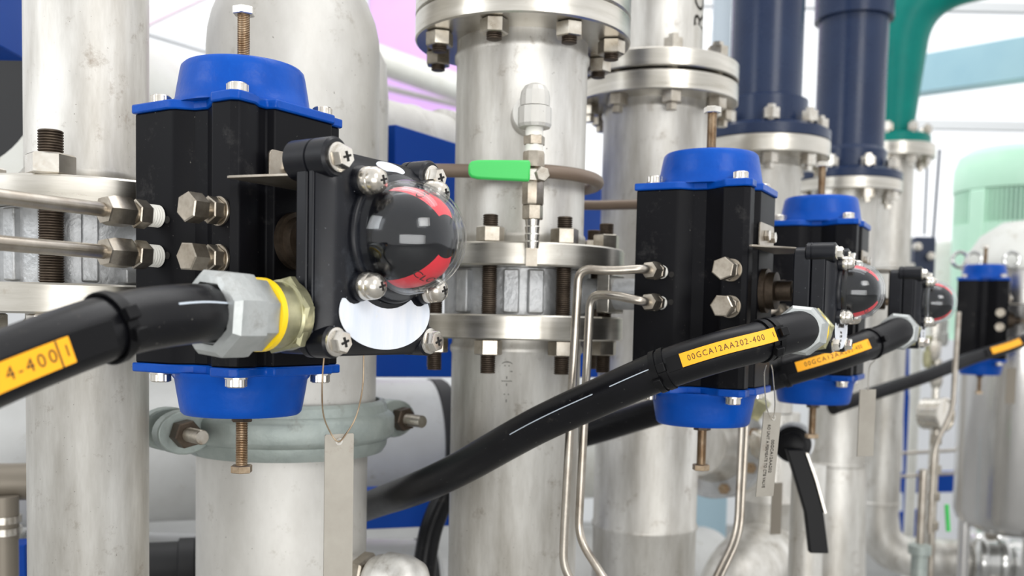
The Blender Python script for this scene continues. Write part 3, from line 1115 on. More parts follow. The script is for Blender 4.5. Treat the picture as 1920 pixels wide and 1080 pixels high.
# second cable
gp, gx = L(c2, R2, .113 + .033 * .69, -.0775 * .69, -.066 * .69), ldir(R2, 0, -1, 0)
c = thing('flexible_cable', 'black cable with orange 00GCA12AA202-400 marker sweeping down across the flanged pipe', 'cable', gp)
end, g = gland(c, gp, gx, .8)
path = smooth_path([end - gx * .016, end, at(1425, 640, .978), at(1340, 662, .972), at(1240, 695, .985), at(1130, 742, 1.02), at(1000, 802, 1.07), at(860, 880, 1.15), at(775, 918, 1.22), at(700, 945, 1.37), at(600, 985, 1.62)], 10)
obj('sheath', tube(newbm(), path, .0208, 32), 'rubber', c)
marker(c, path, .0208, at(1284, 684, .978), at(1436, 638, .975), .0140, [('00GCA12AA202-400', -.03, .0086, .72, 'ink'), ('1', .47, .0080, .8, 'ink')], tilt=-.12, carrier=.014)
for (pxa, pya, pxb, pyb, Ya, Yb) in ((978, 812, 1130, 742, 1.08, 1.02), (1162, 728, 1232, 698, 1.01, .99)):
    print_line(c, path, .0208, at(pxa, pya, Ya), at(pxb, pyb, Yb), -.28, .0005)
for px, py, Yy in ((1250, 692, .984), (1447, 634, .98)):
    k = nearest(path, at(px, py, Yy))
    t_ = (path[k + 1] - path[k - 1]).normalized()
    cable_tie(c, path[k], t_, .0210, CAM - path[k] + Vector((0, 0, .1)))
    cable_tie(c, path[k] + t_ * .009, t_, .0210, CAM - path[k] + Vector((0, 0, -.5)))

# third cable
gp, gx = L(c3, R2, .113 + .033 * .69, -.0775 * .69, -.066 * .69), ldir(R2, 0, -1, 0)
c = thing('flexible_cable', 'blurred black cable with orange marker passing behind the second actuator', 'cable', gp)
end, g = gland(c, gp, gx, .8)
path = smooth_path([end - gx * .016, end, at(1645, 640, 1.35), at(1560, 670, 1.30), at(1450, 703, 1.32), at(1350, 735, 1.37), at(1220, 775, 1.44), at(1090, 815, 1.52), at(960, 850, 1.64), at(870, 880, 1.72)], 10)
obj('sheath', tube(newbm(), path, .0208, 28), 'rubber', c)
marker(c, path, .0208, at(1497, 690, 1.31), at(1614, 656, 1.315), .0135, [('00GCA12AA203-400', -.03, .0086, .72, 'ink'), ('1', .47, .0085, .8, 'ink')], tilt=-.05)
k = nearest(path, at(1478, 696, 1.315))
cable_tie(c, path[k], (path[k + 1] - path[k - 1]).normalized(), .0210, CAM - path[k] + Vector((0, 0, -.4)))
k = nearest(path, at(1630, 645, 1.34))
cable_tie(c, path[k], (path[k + 1] - path[k - 1]).normalized(), .0210, CAM - path[k])

# far cable
gp, gx = L(c4, R2, .113 + .033 * .69, -.0775 * .69, -.066 * .69), ldir(R2, 0, -1, 0)
c = thing('flexible_cable', 'thin looking far black cable with blank orange marker before the shiny tank', 'cable', gp)
end, g = gland(c, gp, gx, .8)
path = smooth_path([end - gx * .016, end, at(1890, 650, 2.64), at(1820, 672, 2.58), at(1740, 704, 2.5), at(1640, 737, 2.42), at(1560, 765, 2.36)], 8)
obj('sheath', tube(newbm(), path, .0175, 20), 'rubber', c)
marker(c, path, .0175, at(1852, 661, 2.60), at(1905, 643, 2.65), .018, [], tilt=-.1)


# ------------------------------------------------------------------ tubes with compression fittings
def fitting(parent, p, ax, S):
    fm = frame(p, ax) @ Matrix.Diagonal((S, S, S, 1))
    tp_ = obj('taped_thread', thread(newbm(), .0102, .0005, .0135, fm, .0022, .0006, 24), 'tape', parent)
    obj('body_hex', hexa(newbm(), .0128, .0136, .0265, fm, phase=.4), 'fit', tp_)
    bm = newbm()
    cyl(bm, .0085, .026, .032, fm, 24)
    obj('neck', bm, 'fit', tp_)
    n = obj('compression_nut', lathe(newbm(), [(.0125, .0305), (.0138, .0325), (.0138, .050), (.0122, .0545), (.0122, .0565), (.008, .057), (0.0, .057)], fm, 6, phase=.1), 'fit', parent)
    return fm @ Vector((0, 0, .055))


ax1 = ldir(R1, 0, -1, 0)
for i, zl in enumerate((.0195, -.0165)):
    p = L(A1p, R1, -.034, -.0683, zl)
    c = thing('air_tube', ('upper' if i == 0 else 'lower') + ' straight steel air tube entering the nearest actuator across the frame edge', 'tube', p)
    e = fitting(c, p, ax1, 1.0)
    far = at(-160, (382 if i == 0 else 463) - (8 if i == 0 else 6), .70)
    obj('tube', tube(newbm(), [e - ax1 * .01, e, e + ax1 * .07, e + ax1 * .30 + Vector((0, 0, .003))], .0062, 20), 'steel_tube', c)

ax2 = ldir(R2, 0, -1, 0)
for i, (zl, pts) in enumerate(((.019, [at(1140, 508, 1.075), at(1085, 503, 1.085), at(1057, 1015, 1.10), at(1056, 1062, 1.10), at(1095, 1130, 1.10)]),
                               (-.017, [at(1150, 553, 1.085), at(1107, 552, 1.11), at(1084, 1008, 1.12), at(1130, 1080, 1.10), at(1175, 1150, 1.09)]))):
    p = L(c2, R2, -.034, -.0683, zl)
    c = thing('air_tube', ('outer' if i == 0 else 'inner') + ' bent steel air tube dropping down between the flanged pipe and second actuator', 'tube', p)
    e = fitting(c, p, ax2, .78)
    if i == 0:
        pth = fillet([e - ax2 * .008, e, e + ax2 * .02] + pts, .022, 8)
    else:
        pth = fillet([e - ax2 * .008, e, e + ax2 * .02] + pts, .022, 8)
    obj('tube', tube(newbm(), pth, .0050, 16), 'steel_tube', c)

for i, (zl, pts) in enumerate(((.019, [at(1400, 560, 1.40), at(1381, 1000, 1.40), at(1336, 1092, 1.38), at(1310, 1150, 1.37)]),
                               (-.017, [at(1410, 600, 1.42), at(1389, 1004, 1.415), at(1347, 1092, 1.39), at(1320, 1150, 1.38)]))):
    p = L(c3, R2, -.034, -.0683, zl)
    c = thing('air_tube', 'thin steel air tube of the close pair below the second blue cap', 'tube', p, group='paired air tubes below the second actuator')
    e = fitting(c, p, ax2, .78)
    obj('tube', tube(newbm(), fillet([e - ax2 * .008, e, e + ax2 * .02] + pts, .03, 8), .0042, 14), 'steel_tube', c)

# ================================================================== pipes further along the row
def drill_at(bm, x, y, angles, rb, rh, z0, z1):
    cb = newbm()
    for a in angles:
        lathe(cb, [(rh, z0), (rh, z1)], T(x + rb * math.sin(a), y - rb * math.cos(a), 0), 14)
    return drill(bm, cb)


# P4
p4 = at(1232, 150, 1.739)
x4, y4 = p4.x, p4.y
yf = y4 - .1425
z = lambda px, py, Yq: at(px, py, Yq).z
f0, f1, f2, f3 = z(1240, 165, yf), z(1240, 127, yf), z(1240, 121, yf), z(1240, 86, yf)
A4b = bolt_angles(4, 8)
up = thing('spool_pipe', 'steel pipe marked RO above the paired flanges', 'pipe', (x4, y4, f2))
obj('pipe', vpipe(x4, y4, .078, f3 - .002, 2.5), 'pipe', up)
obj('upper_flange', flange_disc(x4, y4, f2, f3, .1425, A4b, .12, .011), 'flange', up)
obj('gasket', cyl(newbm(), .107, f1 + .0005, f2 - .0005, T(x4, y4, 0), 48), 'gasket', up)
bm = text_bm('RO', .052, 0.0002, 'LEFT')
th0 = math.asin(min(.95, (at(1309, 60, y4 - .03).x - x4) / .078))
for v in bm.verts:
    a = th0 - v.co.y / .078
    zz_ = v.co.x
    v.co = Vector((x4 + .0785 * math.sin(a), y4 - .0785 * math.cos(a), z(1309, 55, y4 - .05) + zz_))
obj('lettering', bm, 'ink', up)
lo = thing('standpipe', 'tall steel standpipe with a weld seam, behind the second actuator', 'pipe', (x4, y4, 0))
obj('pipe', vpipe(x4, y4, .0935, 0, f0 + .002, [f0 - .016, z(1200, 1002, y4 - .09)]), 'pipe', lo)
obj('flange', flange_disc(x4, y4, f0, f1, .1425, A4b, .12, .011), 'flange', lo)
for a in A4b:
    far_bolt(lo, x4 + .12 * math.sin(a), y4 - .12 * math.cos(a), f0, f3, .0095, .0175, .018)

# P5
p5 = at(1432, 260, 2.156)
x5, y5 = p5.x, p5.y
yf = y5 - .1425
g0, g1, g2 = z(1442, 281, yf), z(1442, 247, yf), z(1442, 218, yf)
up = thing('plastic_riser', 'dark blue-grey plastic riser pipe right behind the RO pipe', 'pipe', (x5, y5, g1))
obj('pipe', lathe(newbm(), [(.092, g2 - .003), (.092, g2 + .06), (.078, g2 + .066), (.078, 3.0)], T(x5, y5, 0), 48), 'pvc', up)
obj('flange', drill_at(lathe(newbm(), [(.1425, g1 + .0005), (.1425, g2 - .01), (.125, g2), (0, g2)], T(x5, y5, 0), 56), x5, y5, bolt_angles(-8, 8), .12, .011, g1 - .01, g2 + .02), 'pvc', up)
lo = thing('standpipe', 'pale steel pipe under the first dark plastic riser, behind the second actuator', 'pipe', (x5, y5, 0))
obj('pipe', vpipe(x5, y5, .083, z(1430, 770, y5), g0 + .002, [g0 - .02]), 'pipe', lo)
obj('flange', flange_disc(x5, y5, g0, g1, .1425, bolt_angles(-8, 8), .12, .011), 'flange', lo)
for a in bolt_angles(-8, 8):
    far_bolt(lo, x5 + .12 * math.sin(a), y5 - .12 * math.cos(a), g0, g2, .0095, .018, .022, 'zinc')

# P6
p6 = at(1589, 330, 2.67)
x6, y6 = p6.x, p6.y
yf = y6 - .1425
g0, g1, g2 = z(1598, 351, yf), z(1598, 328, yf), z(1598, 306, yf)
up = thing('plastic_riser', 'dark blue-grey plastic riser pipe with a collar near the top, second of the dark pair', 'pipe', (x6, y6, g1))
zc6 = z(1598, 40, y6)
obj('pipe', lathe(newbm(), [(.100, g2 - .003), (.100, g2 + .05), (.0915, g2 + .06), (.0915, 3.2)], T(x6, y6, 0), 48), 'pvc', up)
obj('collar', lathe(newbm(), [(.0918, zc6), (.104, zc6), (.104, zc6 + .2), (.0918, zc6 + .2)], T(x6, y6, 0), 48), 'pvc', up)
obj('flange', drill_at(lathe(newbm(), [(.1425, g1 + .0005), (.1425, g2 - .01), (.125, g2), (0, g2)], T(x6, y6, 0), 56), x6, y6, bolt_angles(6, 8), .12, .011, g1 - .01, g2 + .02), 'pvc', up)
lo = thing('standpipe', 'steel standpipe with weld seam directly under the third actuator', 'pipe', (x6, y6, 0))
zj = z(1570, 868, y6)
zk = z(1570, 1075, y6)
obj('pipe', lathe(newbm(), [(.098, 0), (.098, zk - .03), (.098, zk - .012), (.092, zk - .008), (.090, zk + .03), (.088, zk + .10), (.080, zj - .012), (.0785, zj - .006), (.081, zj - .003), (.081, zj + .003), (.078, zj + .006), (.080, g0 - .03), (.083, g0 - .02), (.083, g0 + .002)], T(x6, y6, 0), 56), 'pipe', lo)
obj('flange', flange_disc(x6, y6, g0, g1, .1425, bolt_angles(6, 8), .12, .011), 'flange', lo)
for a in bolt_angles(6, 8):
    far_bolt(lo, x6 + .12 * math.sin(a), y6 - .12 * math.cos(a), g0, g2, .0095, .018, .022, 'zinc')

# P7
p7 = at(1676, 270, 3.56)
x7, y7 = p7.x, p7.y
yf = y7 - .1425
g0, g1, g2 = z(1686, 287, yf), z(1686, 262, yf), z(1686, 240, yf)
up = thing('teal_pipe', 'teal green pipe sweeping over to the side at the top', 'pipe', (x7, y7, g1))
zb_ = at(1686, 120, y7).z
pth = fillet([Vector((x7, y7, g2 - .003)), Vector((x7, y7, zb_ + .28)), Vector((x7 + .9, y7 - .35, zb_ + .36)), Vector((x7 + 1.6, y7 - .62, zb_ + .36))], .42, 16)
obj('pipe', tube(newbm(), pth, [.064 if i == 0 else min(.098, .064 + .034 * max(0, (p_.z - g2 - .05)) / .25) for i, p_ in enumerate(pth)], 36), 'teal', up)
obj('flange', drill_at(lathe(newbm(), [(.125, g1 + .0005), (.125, g2 - .008), (.11, g2), (0, g2)], T(x7, y7, 0), 48), x7, y7, bolt_angles(12, 8), .112, .011, g1 - .01, g2 + .02), 'teal', up)
lo = thing('elbow_pipe', 'far pale steel pipe bending at its foot towards the chrome clamp', 'pipe', (x7, y7, 0.6))
e1 = at(1662, 965, y7)
zl = at(1700, 1042, y7).z
pth = fillet([Vector((x7, y7, g0 + .002)), Vector((x7, y7, zl)), Vector((at(1800, 1040, y7).x, y7 - .04, zl))], .20, 14)
obj('pipe', tube(newbm(), pth, .0735, 40), 'pipe', lo)
obj('flange', flange_disc(x7, y7, g0, g1, .1425, bolt_angles(12, 8), .112, .011), 'flange', lo)
zw = at(1660, 941, y7).z
obj('weld_bead', lathe(newbm(), [(.0737, zw - .006), (.0765, zw - .003), (.0765, zw + .003), (.0737, zw + .006)], T(x7, y7, 0), 40, closed=True), 'pipe', lo)
zw = at(1690, 500, y7).z
obj('collar', lathe(newbm(), [(.0737, zw - .012), (.09, zw - .010), (.09, zw + .010), (.0737, zw + .012)], T(x7, y7, 0), 40, closed=True), 'pipe', lo)
for a in bolt_angles(12, 8):
    far_bolt(lo, x7 + .112 * math.sin(a), y7 - .112 * math.cos(a), g0, g2, .0095, .018, .025, 'zinc')
e2 = Vector((at(1800, 1040, y7).x, y7 - .04, zl))
cl = thing('pipe_clamp', 'shiny chrome clamp on the horizontal pipe end at the bottom corner', 'clamp', e2 - Vector((0, 0, .12)))
fm = frame(e2 + Vector((.002, 0, 0)), (1, -.12, 0))
obj('clamp_band', lathe(newbm(), [(.075, 0), (.105, .004), (.118, .016), (.122, .03), (.118, .044), (.108, .05), (.108, .085), (.118, .09), (.122, .105), (.118, .12), (.1, .13), (.075, .134)], fm, 48), 'chrome', cl)
obj('blind_cap', lathe(newbm(), [(.074, .1345), (.085, .15), (.085, .21), (.07, .24), (0, .25)], fm, 40), 'chrome', cl)
for a in (0.4, 2.0, 3.6, 5.2):
    obj('clamp_bolt', hexa(newbm(), .013, 0.049, 0.086, fm @ T(.117 * math.cos(a), .117 * math.sin(a), 0)), 'zinc', cl)

# ---- lower pieces around P5: tee, flange pair, elbow
zt5 = z(1430, 935, y5)
tee = thing('pipe_tee', 'pale steel pipe with a raised weld collar below the lettered tag', 'pipe', (x5, y5, 0))
xq = at(1437, 1000, y5).x
obj('pipe', lathe(newbm(), [(.060, 0), (.060, zt5 - .035), (.066, zt5 - .02), (.068, zt5 - .004), (.070, zt5), (.068, zt5 + .004), (.064, zt5 + .02), (.064, z(1430, 772, y5))], T(xq, y5, 0), 48), 'pipe', tee)
elq = at(1385, 1090, y5 - .18)
pth = smooth_path([Vector((xq, y5, elq.z + .02)), Vector((xq - .05, y5 - .09, elq.z + .015)), Vector((xq - .10, y5 - .16, elq.z - .02)), Vector((xq - .13, y5 - .2, elq.z - .12)), Vector((xq - .14, y5 - .21, elq.z - .30))], 8)
obj('elbow', tube(newbm(), pth, .080, 36), 'pipe', tee)
fc = at(1338, 835, 2.02)
fa = Vector((-.50, -.80, 0.1)).normalized()
fp = thing('flange_pair', 'round bolted steel flange low behind the second blue bottom cap', 'flange', fc - Vector((0, 0, .12)))
fm = frame(fc, fa)
obj('flange', lathe(newbm(), [(0, -.03), (.110, -.03), (.112, -.028), (.112, 0), (.110, .002), (0, .002)], fm, 56), 'cast', fp)
obj('hub', lathe(newbm(), [(.078, .0025), (.074, .012), (.070, .016), (.062, .05), (.062, .1), (0, .1)], fm, 48), 'pipe', fp)
obj('back_flange', lathe(newbm(), [(0, -.075), (.112, -.075), (.112, -.036), (0, -.036)], fm, 56), 'pipe', fp)
for a in bolt_angles(20, 8):
    obj('flange_bolt', lathe(newbm(), [(0, .0025), (.012, .0025), (.012, .012), (.007, .0125), (.007, .024), (0, .024)], fm @ T(.094 * math.cos(a), .094 * math.sin(a), 0), 6), 'screw', fp)
hc = at(1432, 833, 1.93)
uf = thing('pipe_union', 'steel union nuts left of the lettered tag', 'union', hc - Vector((0, 0, .03)))
obj('union_nut', hexa(newbm(), .030, -.02, .02, frame(hc, (1, .3, .1))), 'zinc', uf)
obj('union_body', lathe(newbm(), [(.02, -.018), (.02, .06), (.026, .062), (.026, .08), (0, .08)], frame(hc, (1, .3, .1)), 28), 'pipe', uf)
un = at(1416, 762, 1.95)
obj('cap_nut', hexa(newbm(), .026, -.02, .022, frame(un, (.5, -.3, .8))), 'brass', uf)

# ball valve with black lever
bv = at(1487, 832, 1.60)
lv = thing('lever_valve', 'ball valve with long black drooping lever handle', 'valve', bv - Vector((0, 0, .2)))
fm = frame(bv, (-.35, -1, 0))
obj('valve_body', lathe(newbm(), [(.018, -.09), (.026, -.06), (.034, -.04), (.034, -.008), (.02, -.006), (.02, .0)], fm, 32), 'cast', lv)
obj('hub', lathe(newbm(), [(.026, .0005), (.030, .004), (.030, .012), (.022, .014), (.022, .026), (.014, .03), (0, .03)], fm, 32), 'tie', lv)
pts = [at(1489, 842, 1.565), at(1508, 900, 1.56), at(1525, 960, 1.555), at(1534, 1036, 1.55)]
wid = [.0145, .0155, .0150, .0155]
bm = newbm()
vs = []
for i, p in enumerate(pts):
    w = wid[i]
    vs.append([bm.verts.new(p + Vector((sx * w, sy * .007 , 0))) for sx, sy in ((-1, -1), (1, -1), (1, 1), (-1, 1))])
for a, b in zip(vs[:-1], vs[1:]):
    for k in range(4):
        bm.faces.new((a[k], a[(k + 1) % 4], b[(k + 1) % 4], b[k]))
bm.faces.new(vs[0])
bm.faces.new(vs[-1][::-1])
lev = obj('lever', bm, 'tie', lv, bevel=.002)
qv = at(1512, 1000, 1.72)
obj('feed_pipe', vpipe(qv.x, qv.y, .030, 0, at(1512, 872, 1.72).z, [], 32), 'pipe', lv)
bm = newbm()
vs = []
for i, p in enumerate([pts[0].lerp(pts[1], .1), pts[1], pts[2]]):
    vs.append([bm.verts.new(p + Vector((wid[i] + .001 + sx, sy, 0))) for sx, sy in ((0, -.008), (.003, -.008), (.003, .006), (0, .006))])
for a, b in zip(vs[:-1], vs[1:]):
    for k in range(4):
        bm.faces.new((a[k], a[(k + 1) % 4], b[(k + 1) % 4], b[k]))
bm.faces.new(vs[0])
bm.faces.new(vs[-1][::-1])
obj('lever_strip', bm, 'zinc', lev)

# ================================================================== hanging tags
def wire(bm, pts, r=.0007):
    return tube(bm, smooth_path(pts, 6), r, 8)


t1 = at(636, 815, .835)
tg = thing('hanging_tag', 'blank rectangular metal tag hanging on a wire loop under the big switch box', 'tag', at(636, 1110, .835))
pa, pb, pc, pd = at(609, 815, .832), at(663, 812, .845), at(665, 1110, .845), at(607, 1110, .832)
w = (pb - pa).normalized()
bm = newbm()
nrm = w.cross(Vector((0, 0, 1))).normalized()
W_, H_ = (pb - pa).length, (pa.z - pd.z)
mm = Matrix((w, Vector((0, 0, 1)), nrm)).transposed().to_4x4()
mm.translation = (pa + pb) / 2
prism(bm, [(-W_ / 2, -H_), (W_ / 2, -H_), (W_ / 2, -.001), (W_ / 2 - .001, 0), (-W_ / 2 + .001, 0), (-W_ / 2, -.001)], -.0007, .0007, mm)
pl = obj('plate', bm, 'tag', tg)
obj('eyelet', lathe(newbm(), [(.0016, -.0012), (.0034, -.0012), (.0034, .0012), (.0016, .0012)], mm @ T(-.0005, -.0065, 0), 20, closed=True), 'zinc', pl)
obj('wire_loop', wire(newbm(), [at(608, 662, .80), at(604, 720, .80), at(606, 775, .812), at(618, 808, .825), at(634, 828, .829), at(650, 812, .838), at(668, 780, .842), at(680, 725, .838), at(682, 662, .835)]), 'screw', tg)

tg = thing('hanging_tag', 'metal tag lettered RO UNIT PERMEATE hanging below the second actuator', 'tag', at(1440, 930, 1.10))
pa, pb = at(1432, 772, 1.095), at(1464, 775, 1.11)
pd = at(1417, 930, 1.095)
w = (pb - pa).normalized()
dn = (pa - pd).normalized()
nrm = w.cross(dn).normalized()
w = dn.cross(nrm)
mm = Matrix((w, dn, nrm)).transposed().to_4x4()
mm.translation = (pa + pb) / 2
W_, H_ = (pb - pa).length, (pa - pd).length
pl = obj('plate', prism(newbm(), [(-W_ / 2, -H_), (W_ / 2, -H_), (W_ / 2, 0), (-W_ / 2, 0)], -.0006, .0006, mm), 'tag', tg)
obj('eyelet', lathe(newbm(), [(.0016, -.0012), (.0034, -.0012), (.0034, .0012), (.0016, .0012)], mm @ T(0.002, -.006, 0), 20, closed=True), 'zinc', pl)
rt = Matrix.Rotation(-PI / 2, 4, 'Z')
text_on('tag_text', '00GCA12AA202', .0068, mm @ T(.0042, -H_ * .52, .0008) @ rt, 'ink', pl, False, .82)
text_on('tag_text', 'RO UNIT A PERMEATE TO CTB VALVE', .0066, mm @ T(-.0042, -H_ * .52, .0008) @ rt, 'ink', pl, False, .66)
obj('wire_loop', wire(newbm(), [at(1437, 684, .986), at(1433, 705, 1.02), at(1437, 760, 1.08), at(1447, 786, 1.094), at(1453, 760, 1.08), at(1449, 700, 1.02), at(1446, 684, .986)]), 'zinc', tg)


def small_tag(px0, py0, px1, py1, Y, m, label, pw):
    tg = thing('hanging_tag', label, 'tag', at((px0 + px1) / 2, py1, Y))
    pa, pb, pd = at(px0, py0, Y), at(px1, py0, Y + .01), at(px0, py1, Y)
    w = (pb - pa).normalized()
    nrm = w.cross(Vector((0, 0, 1))).normalized()
    mm = Matrix((w, Vector((0, 0, 1)), nrm)).transposed().to_4x4()
    mm.translation = (pa + pb) / 2
    W_, H_ = (pb - pa).length, pa.z - pd.z
    obj('plate', prism(newbm(), [(-W_ / 2, -H_), (W_ / 2, -H_), (W_ / 2, 0), (-W_ / 2, 0)], -.0008, .0008, mm), m, tg)
    obj('wire_loop', wire(newbm(), [at(p_[0], p_[1], p_[2]) for p_ in pw]), 'zinc', tg)


small_tag(1448, 905, 1467, 1002, 1.66, 'tag_dark', 'narrow dark weathered tag just below the lettered tag', [(1458, 907, 1.655), (1460, 860, 1.655), (1466, 810, 1.66), (1470, 790, 1.665)])
small_tag(1612, 730, 1642, 856, 1.37, 'tag', 'blank pale tag hanging beside the steel pipe of the third actuator', [(1628, 733, 1.365), (1630, 690, 1.36), (1640, 676, 1.352)])
small_tag(1888, 690, 1906, 757, 2.72, 'tag_dark', 'tiny dark tag in front of the shiny tank at the frame edge', [(1897, 692, 2.715), (1899, 670, 2.69), (1903, 668, 2.68)])

# ================================================================== blue rack and pressure vessels behind
def beam_between(a, b, h, d, nm, m, parent):
    ax = (b - a)
    fmx = frame((a + b) / 2, ax.normalized(), (0, 0, 1))
    # local: z along, y up-ish, x sideways
    return obj(nm, box(newbm(), d, h, ax.length, fmx), m, parent, bevel=.002)


rk = thing('vessel_rack', 'blue painted steel rack rails behind the flanged pipe', 'rack', at(712, 1300, 1.75))
a = at(713, 300, 1.56)
zt = at(713, 236, 1.56).z
row = Vector((.5, .866, 0))
h = .125
a = Vector((a.x, a.y, zt - h / 2))
beam_between(a, a + row * 1.12, h, .06, 'rail', 'frame_blue', rk)
zt = at(760, 632, 1.61).z
zb_ = at(760, 706, 1.61).z
a = at(610, 660, 1.57)
b = at(850, 660, 1.64)
a.z = b.z = (zt + zb_) / 2
beam_between(a, b + (b - a) * 1.2, zt - zb_, .05, 'rail', 'frame_blue', rk)
b = at(850, 955, 1.73)
zt, zb_ = at(760, 915, 1.70).z, at(760, 985, 1.70).z
a = at(640, 960, 1.67)
a.z = b.z = (zt + zb_) / 2
beam_between(a, b + (b - a) * 0.5, zt - zb_, .05, 'rail', 'frame_blue', rk)
a, b = at(-200, 1060, 1.5), at(60, 1050, 1.52)
beam_between(a, b, .06, .05, 'rail', 'frame_blue', rk)
beam_between(at(-12, 98, 1.30), at(-16, -250, 1.30), .05, .085, 'post', 'frame_blue', rk)


def vessel(ax0, ax1, r, label, m, ring=True, black=True, foot=False):
    d = (ax1 - ax0)
    ln = d.length
    v = thing('pressure_vessel', label, 'vessel', (ax0 + ax1) / 2 - Vector((0, 0, r)))
    fm = frame(ax0, d.normalized())
    obj('shell', lathe(newbm(), [(r * .8, .0), (r, .002), (r, ln - .03), (r * .97, ln - .012), (r * .9, ln)], fm, 72), m, v)
    if foot:
        for q in (.25, .75):
            c_ = ax0.lerp(ax1, q)
            obj('support_leg', cyl(newbm(), .03, 0, c_.z - r * .98, T(c_.x, c_.y, 0), 20), 'frame_blue', v)
    if ring:
        obj('end_ring', lathe(newbm(), [(r * .82, -.03), (r * 1.03, -.03), (r * 1.03, .0015), (r * .82, .0015)], fm, 64, closed=True), 'vessel', v)
        obj('end_plate', lathe(newbm(), [(0, -.018), (r * .81, -.018), (r * .81, -.002), (0, -.002)], fm, 48), 'gasket', v)
    if black:
        obj('seal_band', lathe(newbm(), [(r * 1.001, ln - .045), (r * 1.02, ln - .042), (r * 1.02, ln - .02), (r * .985, ln - .012)], fm, 64), 'gasket', v)
    return v


vessel(at(-55, 150, 1.45), at(500, 330, 2.55), .165, 'upper white cylindrical pressure vessel beside the upper riser pipe', 'vessel', True, False)
vessel(at(-45, 850, 1.66), at(842, 833, 1.95), .1315, 'grey-white pressure vessel with black end seal behind the pipe coupling', 'vessel_gray')
vessel(at(250, 560, 1.95), at(700, 560, 2.1), .12, 'beige pressure vessel hidden behind the nearest actuator', 'vessel', False, False)
vessel(at(40, 1130, 1.72), at(812, 1135, 1.93), .1315, 'lowest grey pressure vessel with dark end at the bottom edge', 'vessel_gray', foot=True)
vessel(at(900, 560, 2.55), at(1330, 560, 3.0), .16, 'pale pressure vessel glimpsed between the flanged pipe and second actuator', 'vessel', False, False)
vessel(at(900, 840, 2.55), at(1330, 830, 3.0), .15, 'pale pressure vessel low behind the two bent tubes', 'vessel', False, False)
vessel(at(900, 1090, 2.5), at(1330, 1080, 2.9), .15, 'pale pressure vessel lowest behind the two bent tubes', 'vessel_gray', False, False, True)

# horizontal pipe with ring behind the wide pipe
hp_ = thing('horizontal_pipe', 'grey horizontal pipe with ringed end above the blue rack rail', 'pipe', at(760, 280, 1.9))
a, b = at(640, 255, 1.80), at(838, 268, 2.02)
b.z = a.z
fm = frame(a, (b - a).normalized())
ln = (b - a).length
obj('pipe', lathe(newbm(), [(.085, -.1), (.085, ln * .55), (.088, ln * .56), (.088, ln * .58), (.085, ln * .59), (.085, ln)], fm, 56), 'pipe_gray', hp_)
obj('end_ring', lathe(newbm(), [(.0855, ln - .03), (.096, ln - .028), (.096, ln - .004), (.0855, ln - .002)], fm, 56, closed=True), 'pipe', hp_)
# side pipe elbow right of the wide pipe
hv = thing('vertical_pipe', 'soft grey vertical pipe edge right of the wide reducer pipe', 'pipe', at(690, 450, 1.55))
q_ = at(686, 300, 1.52)
obj('pipe', lathe(newbm(), [(.034, at(686, 500, 1.52).z), (.034, at(686, 180, 1.52).z), (.030, at(686, 120, 1.52).z), (.018, at(686, 90, 1.52).z), (0, at(686, 85, 1.52).z)], T(q_.x, q_.y, 0), 40), 'pipe_gray', hv)

# left lower odds: dark pipe with stub
dp = thing('drain_pipe', 'dark grey drain pipe with banded stub at the low frame edge', 'pipe', at(0, 1010, 1.4))
a, b = at(-80, 905, 1.35), at(90, 902, 1.40)
obj('pipe', tube(newbm(), [a, b], .027, 28), 'tag_dark', dp)
s0, s1 = at(8, 930, 1.352), at(14, 1012, 1.352)
obj('stub', lathe(newbm(), [(.019, s1.z), (.019, s0.z)], T(s0.x, s0.y, 0), 24), 'tag_dark', dp)
obj('down_pipe', cyl(newbm(), .018, 0, s1.z + .002, T(s0.x, s0.y, 0), 24), 'tag_dark', dp)
for py in (976, 998):
    zq = at(12, py, 1.34).z
    obj('band', lathe(newbm(), [(.0195, zq - .005), (.0225, zq - .005), (.0225, zq + .005), (.0195, zq + .005)], T(s0.x, s0.y, 0), 28, closed=True), 'zinc', dp)
dc = thing('dark_coupling', 'dark grey ribbed coupling at the bottom beside the branch pipe', 'coupling', at(320, 1090, 1.5))
fm = frame(at(270, 1060, 1.48), (1, .3, 0))
obj('sleeve', lathe(newbm(), [(.035, 0), (.035, .05), (.04, .052), (.04, .075)], fm, 32), 'gasket', dc)
obj('ribbed_ring', lathe(newbm(), [(.03, .0755), (.042, .076), (.042, .084), (.038, .086), (.038, .09), (.042, .092), (.042, .1), (.03, .104)], fm, 24), 'gasket', dc)
# loop hose near the lower vessel end
tag(obj('rubber_hose', tube(newbm(), smooth_path([at(905, 840, 1.60), at(850, 905, 1.58), at(812, 980, 1.57), at(796, 1060, 1.56), at(792, 1140, 1.56)], 8), .019, 20), 'rubber'), 'black hose curving down beside the lowest grey vessel', 'hose')
pb_ = thing('sheet_panel', 'pale blue sheet panel low between the steel pipes', 'panel', at(1312, 1000, 3.3))
zpn = at(1318, 925, 3.3).z
obj('panel_sheet', box(newbm(), .16, .01, zpn - .001, T(at(1318, 980, 3.3).x, 3.3, zpn / 2 + .001)), 'plate_blue', pb_)
pp = at(1352, 90, 3.4)
tag(obj('vent_pipe', vpipe(pp.x, pp.y, .033, pp.z - .6, 4.0, (), 28), 'pale_pipe'), 'pale grey plastic pipe behind the RO pipe', 'pipe')

